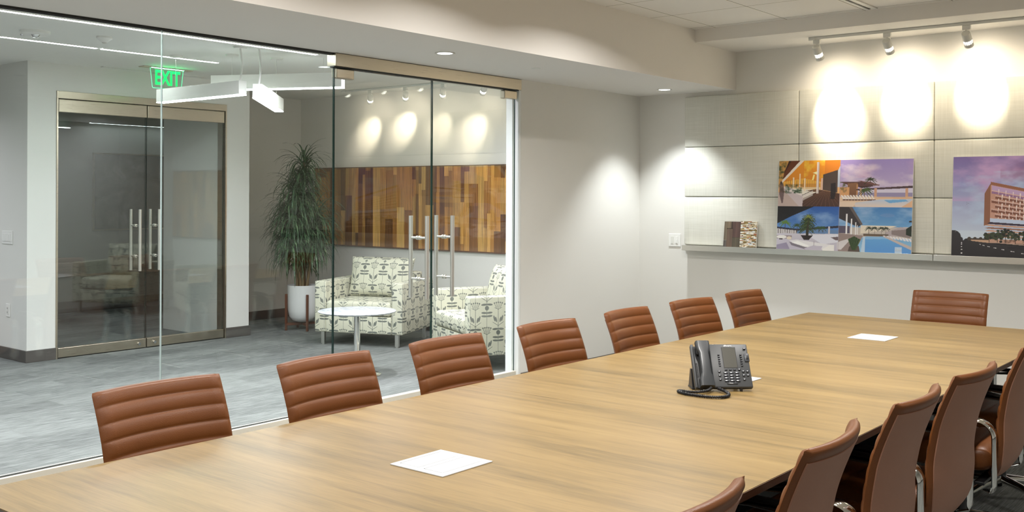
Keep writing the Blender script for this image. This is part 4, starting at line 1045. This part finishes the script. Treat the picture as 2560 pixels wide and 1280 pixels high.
# ------------------------------------------------------------------ lobby armchairs
def armchair():
    t = thing('armchair', '', 'armchair')
    W2, D = .475, .80       # local: +y is the front; half width, depth
    fab = M['fabric']
    MB().box((-.355, -.68, .13), (.355, .0, .30), bev=.012, seg=3).build('seat_base', fab, t, smooth=50, uv=True)
    for s in (-1, 1):
        x0, x1 = (-W2, -.355) if s < 0 else (.355, W2)
        MB().box((x0, -D, .13), (x1, 0, .635), bev=.014, seg=3).build('arm', fab, t, smooth=50, uv=True)
    MB().box((-.356, -D, .13), (.356, -.66, .70), bev=.02, seg=3).build('back_frame', fab, t, smooth=50, uv=True)
    Mx = Matrix.Translation((0, 0, .0))
    MB().box((-.352, -.655, .305), (.352, .012, .445), bev=.035, seg=4).build('seat_cushion', fab, t, smooth=60, uv=True)
    # plump back cushion leaning on the frame
    b = MB(); Mr = Matrix.Translation((0, -.50, .44)) @ Matrix.Rotation(R(14), 4, 'X')
    def cu(u, v):
        a = 2 * pi * u; ca_, sa = cos(a), sin(a); h = .42; z = v * h
        th = .085 * (1 - abs(2 * v - 1) ** 3.5) ** .6 + .006; w = .345 - .012 * sin(pi * v) + .012 * abs(2 * v - 1) ** 4
        e_ = .45; x = w * math.copysign(abs(ca_) ** .35, ca_); y = th * math.copysign(abs(sa) ** e_, sa) * (1 - .55 * abs(x / w) ** 5)
        zz = z - .012 * (1 - (x / w) ** 2) * (1 if v > .5 else -1) * abs(2 * v - 1)
        return Mr @ Vector((x, y, zz))
    V = b.grid(cu, 40, 24, closed_u=True); b.bm.faces.new(V[0][::-1]); b.bm.faces.new(V[-1]); b.build('back_cushion', fab, t, smooth=70, uv=True)
    for s in (-1, 1):
        for yy in (-.05, -.74): 
            MB().box((s * .40 - .018, yy - .018, .012), (s * .40 + .018, yy + .018, .13), bev=.002).box((s * .40 - .012, yy - .012, 0), (s * .40 + .012, yy + .012, .012)).build('leg', M['steel_bright'], t)
    return t
# facing angle: local +y -> world facing
A1 = armchair(); f = Vector((-.928, -.371)); a = math.atan2(-f.x, f.y)
c1 = (Vector((6.644, 7.955)) + Vector((7.004, 7.056))) / 2; A1.location = (c1.x, c1.y, 0); A1.rotation_euler = (0, 0, a)
A1['label'] = 'cream armchair with grey botanical print beside the potted plant'; A1['group'] = 'matching lobby armchairs'
A2 = copy_tree(A1); f = Vector((-.894, .447)); a = math.atan2(-f.x, f.y)
c2 = (Vector((6.44, 5.70)) + Vector((6.86, 6.54))) / 2; A2.location = (c2.x, c2.y, 0); A2.rotation_euler = (0, 0, a)
A2['label'] = 'cream armchair with grey botanical print cut off by the white door jamb'

t = thing('side_table', 'round marble topped side table on a chrome column in front of the armchair', 'side table', (5.752, 6.334, 0))
MB().lathe([(0, .52), (.30, .52), (.318, .527), (.322, .533), (.318, .536), (0, .536)], 64).build('tabletop', M['marble'], t, smooth=40)
MB().cyl((0, 0, .012), (0, 0, .52), .026, n=28).build('column', M['chrome'], t, smooth=40)
MB().lathe([(0, 0), (.20, 0), (.20, .008), (.19, .012), (0, .014)], 48).build('base', M['chrome'], t, smooth=40)

# ------------------------------------------------------------------ potted dracaena
PX0, PY0 = 7.30, 8.93
pot = thing('planter', 'white ceramic planter on a walnut stand in the lobby corner', 'planter', (PX0, PY0, 0), R(22))
MB().lathe([(0, .085), (.06, .087), (.11, .105), (.145, .15), (.16, .22), (.165, .32), (.166, .495), (.158, .495), (.156, .45), (0, .45)], 48).build('bowl', M['ceramic'], pot, smooth=50)
MB().lathe([(0, .462), (.1, .466), (.157, .46)], 32).build('soil', M['soil'], pot)
for k in range(4):
    a = pi / 4 + k * pi / 2; d = Vector((cos(a), sin(a), 0)); p = d * .183
    MB().box((p.x - .011, p.y - .011, 0), (p.x + .011, p.y + .011, .40), bev=.002).build('stand_leg', M['walnut'], pot)
for k in range(2):
    a = pi / 4 + k * pi / 2; Mx = Matrix.Rotation(a, 4, 'Z')
    MB().box((-.183, -.012, .055 + k * .0), (.183, .012, .083), M=Mx).build('stand_rail', M['walnut'], pot)
pl_ = thing('dracaena_plant', 'tall dracaena with narrow arching green leaves growing in the white planter', 'plant', (PX0, PY0, .462), 0)
rr = random.Random(5); heads = []
canes = [((.03, .02), (.06, .05), 1.40), ((-.05, .03), (-.10, -.02), 1.12), ((.02, -.05), (.10, -.10), .86), ((-.03, -.04), (-.12, .08), .62), ((.06, .0), (.20, .05), .66), ((-.06, .02), (-.17, .0), .90), ((.0, -.06), (.05, -.16), .50), ((.05, .04), (.13, .16), .42), ((-.05, -.02), (-.22, -.06), .48)]
for (x0, y0), (x1, y1), h in canes:
    pts = [Vector((x0 + (x1 - x0) * s ** 1.5 + .012 * sin(6 * s), y0 + (y1 - y0) * s ** 1.5, -.01 + h * s)) for s in [k / 8 for k in range(9)]]
    MB().tube(pts, [.016 - .005 * k / 8 for k in range(9)], 8).build('cane', M['cane'], pl_, smooth=60)
    heads.append((pts[-1], h)); 
    if h > .8: heads.append((pts[6], h)); 
    if h > 1.0: heads.append((pts[5], h)); heads.append((pts[4], h)); heads.append((pts[7], h))
b = MB()
for (hp_, h) in heads:
    for k in range(105):
        az = rr.uniform(0, 2 * pi); el = rr.uniform(-.45, 1.3); L = rr.uniform(.28, .46); w = rr.uniform(.0055, .0085)
        d = Vector((cos(az), sin(az), 0)); sd_ = Vector((-sin(az), cos(az), 0)); p = hp_ + Vector((0, 0, rr.uniform(-.16, .05))); ang = el; prev = None
        dr = rr.uniform(.9, 2.1); seg = 7
        for q in range(seg + 1):
            f_ = q / seg; ww = w * (1.0 - f_ ** 2.5) * (.6 + .8 * min(1, f_ * 4)) * .9 + .0004
            lo = b.bm.verts.new(p - sd_ * ww); hi = b.bm.verts.new(p + sd_ * ww + Vector((0, 0, .0015)))
            if prev: b.bm.faces.new((prev[0], lo, hi, prev[1]))
            prev = (lo, hi); p = p + (d * cos(ang) + Vector((0, 0, sin(ang)))) * (L / seg); ang = max(ang - dr / seg * (1 + f_), -1.5)
b.build('foliage', M['leaf'], pl_, recalc=False)

# ------------------------------------------------------------------ picture in the dark room behind the lobby doors
M['art'] = mat('dim_artwork', srgb(70, 66, 64), .6); n = NT(M['art']); f = n.noise(n.coord(), 3.5, 6, .6, .8)
n.l(n.ramp(f, [(.35, srgb(52, 46, 44)), (.6, srgb(92, 86, 84)), (.75, srgb(120, 116, 114))]), n.b.inputs['Base Color'])
t = thing('framed_picture', 'large dim framed picture on the far wall of the dark room', 'picture', (6.72, 12.39, 1.02), 0)
MB().box((.02, -.022, .02), (1.08, -.008, .98)).build('artwork', M['art'], t)
MB().box((0, -.03, 0), (1.1, 0, .02)).box((0, -.03, .98), (1.1, 0, 1.0)).box((0, -.03, .02), (.02, 0, .98)).box((1.08, -.03, .02), (1.1, 0, .98)).build('frame', M['steel'], t)

# dark room fittings
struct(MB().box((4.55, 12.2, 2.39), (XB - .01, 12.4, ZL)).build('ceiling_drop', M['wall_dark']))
t = thing('linear_ceiling_light', 'dim linear light glowing above the framed picture in the dark room', 'linear light', (6.62, 12.26, 2.39))
MB().box((0, -.02, -.004), (1.30, .02, -.0005)).build('lens', emis('dim_lens', (.85, 1, 1), 5.0), t)
MB().box((0, -.028, -.005), (1.30, -.02, 0)).build('frame', M['white_metal'], t)
can(5.3, 10.8, ZL, 'added dim fill can light inside the dark room behind the lobby doors', None, 2.2, COL_LOBBY)  # dim lamp added as fill behind the lobby doors

can(3.1, 10.6, ZL, 'added can light brightening the corridor beyond the lobby', 'added can lights in the lobby corridor', P_LOBBY, COL_LOBBY)  # corridor cans are added to lift the walls there
can(1.6, 8.9, ZL, 'added can light at the mouth of the lobby corridor', 'added can lights in the lobby corridor', P_LOBBY * .8, COL_LOBBY)
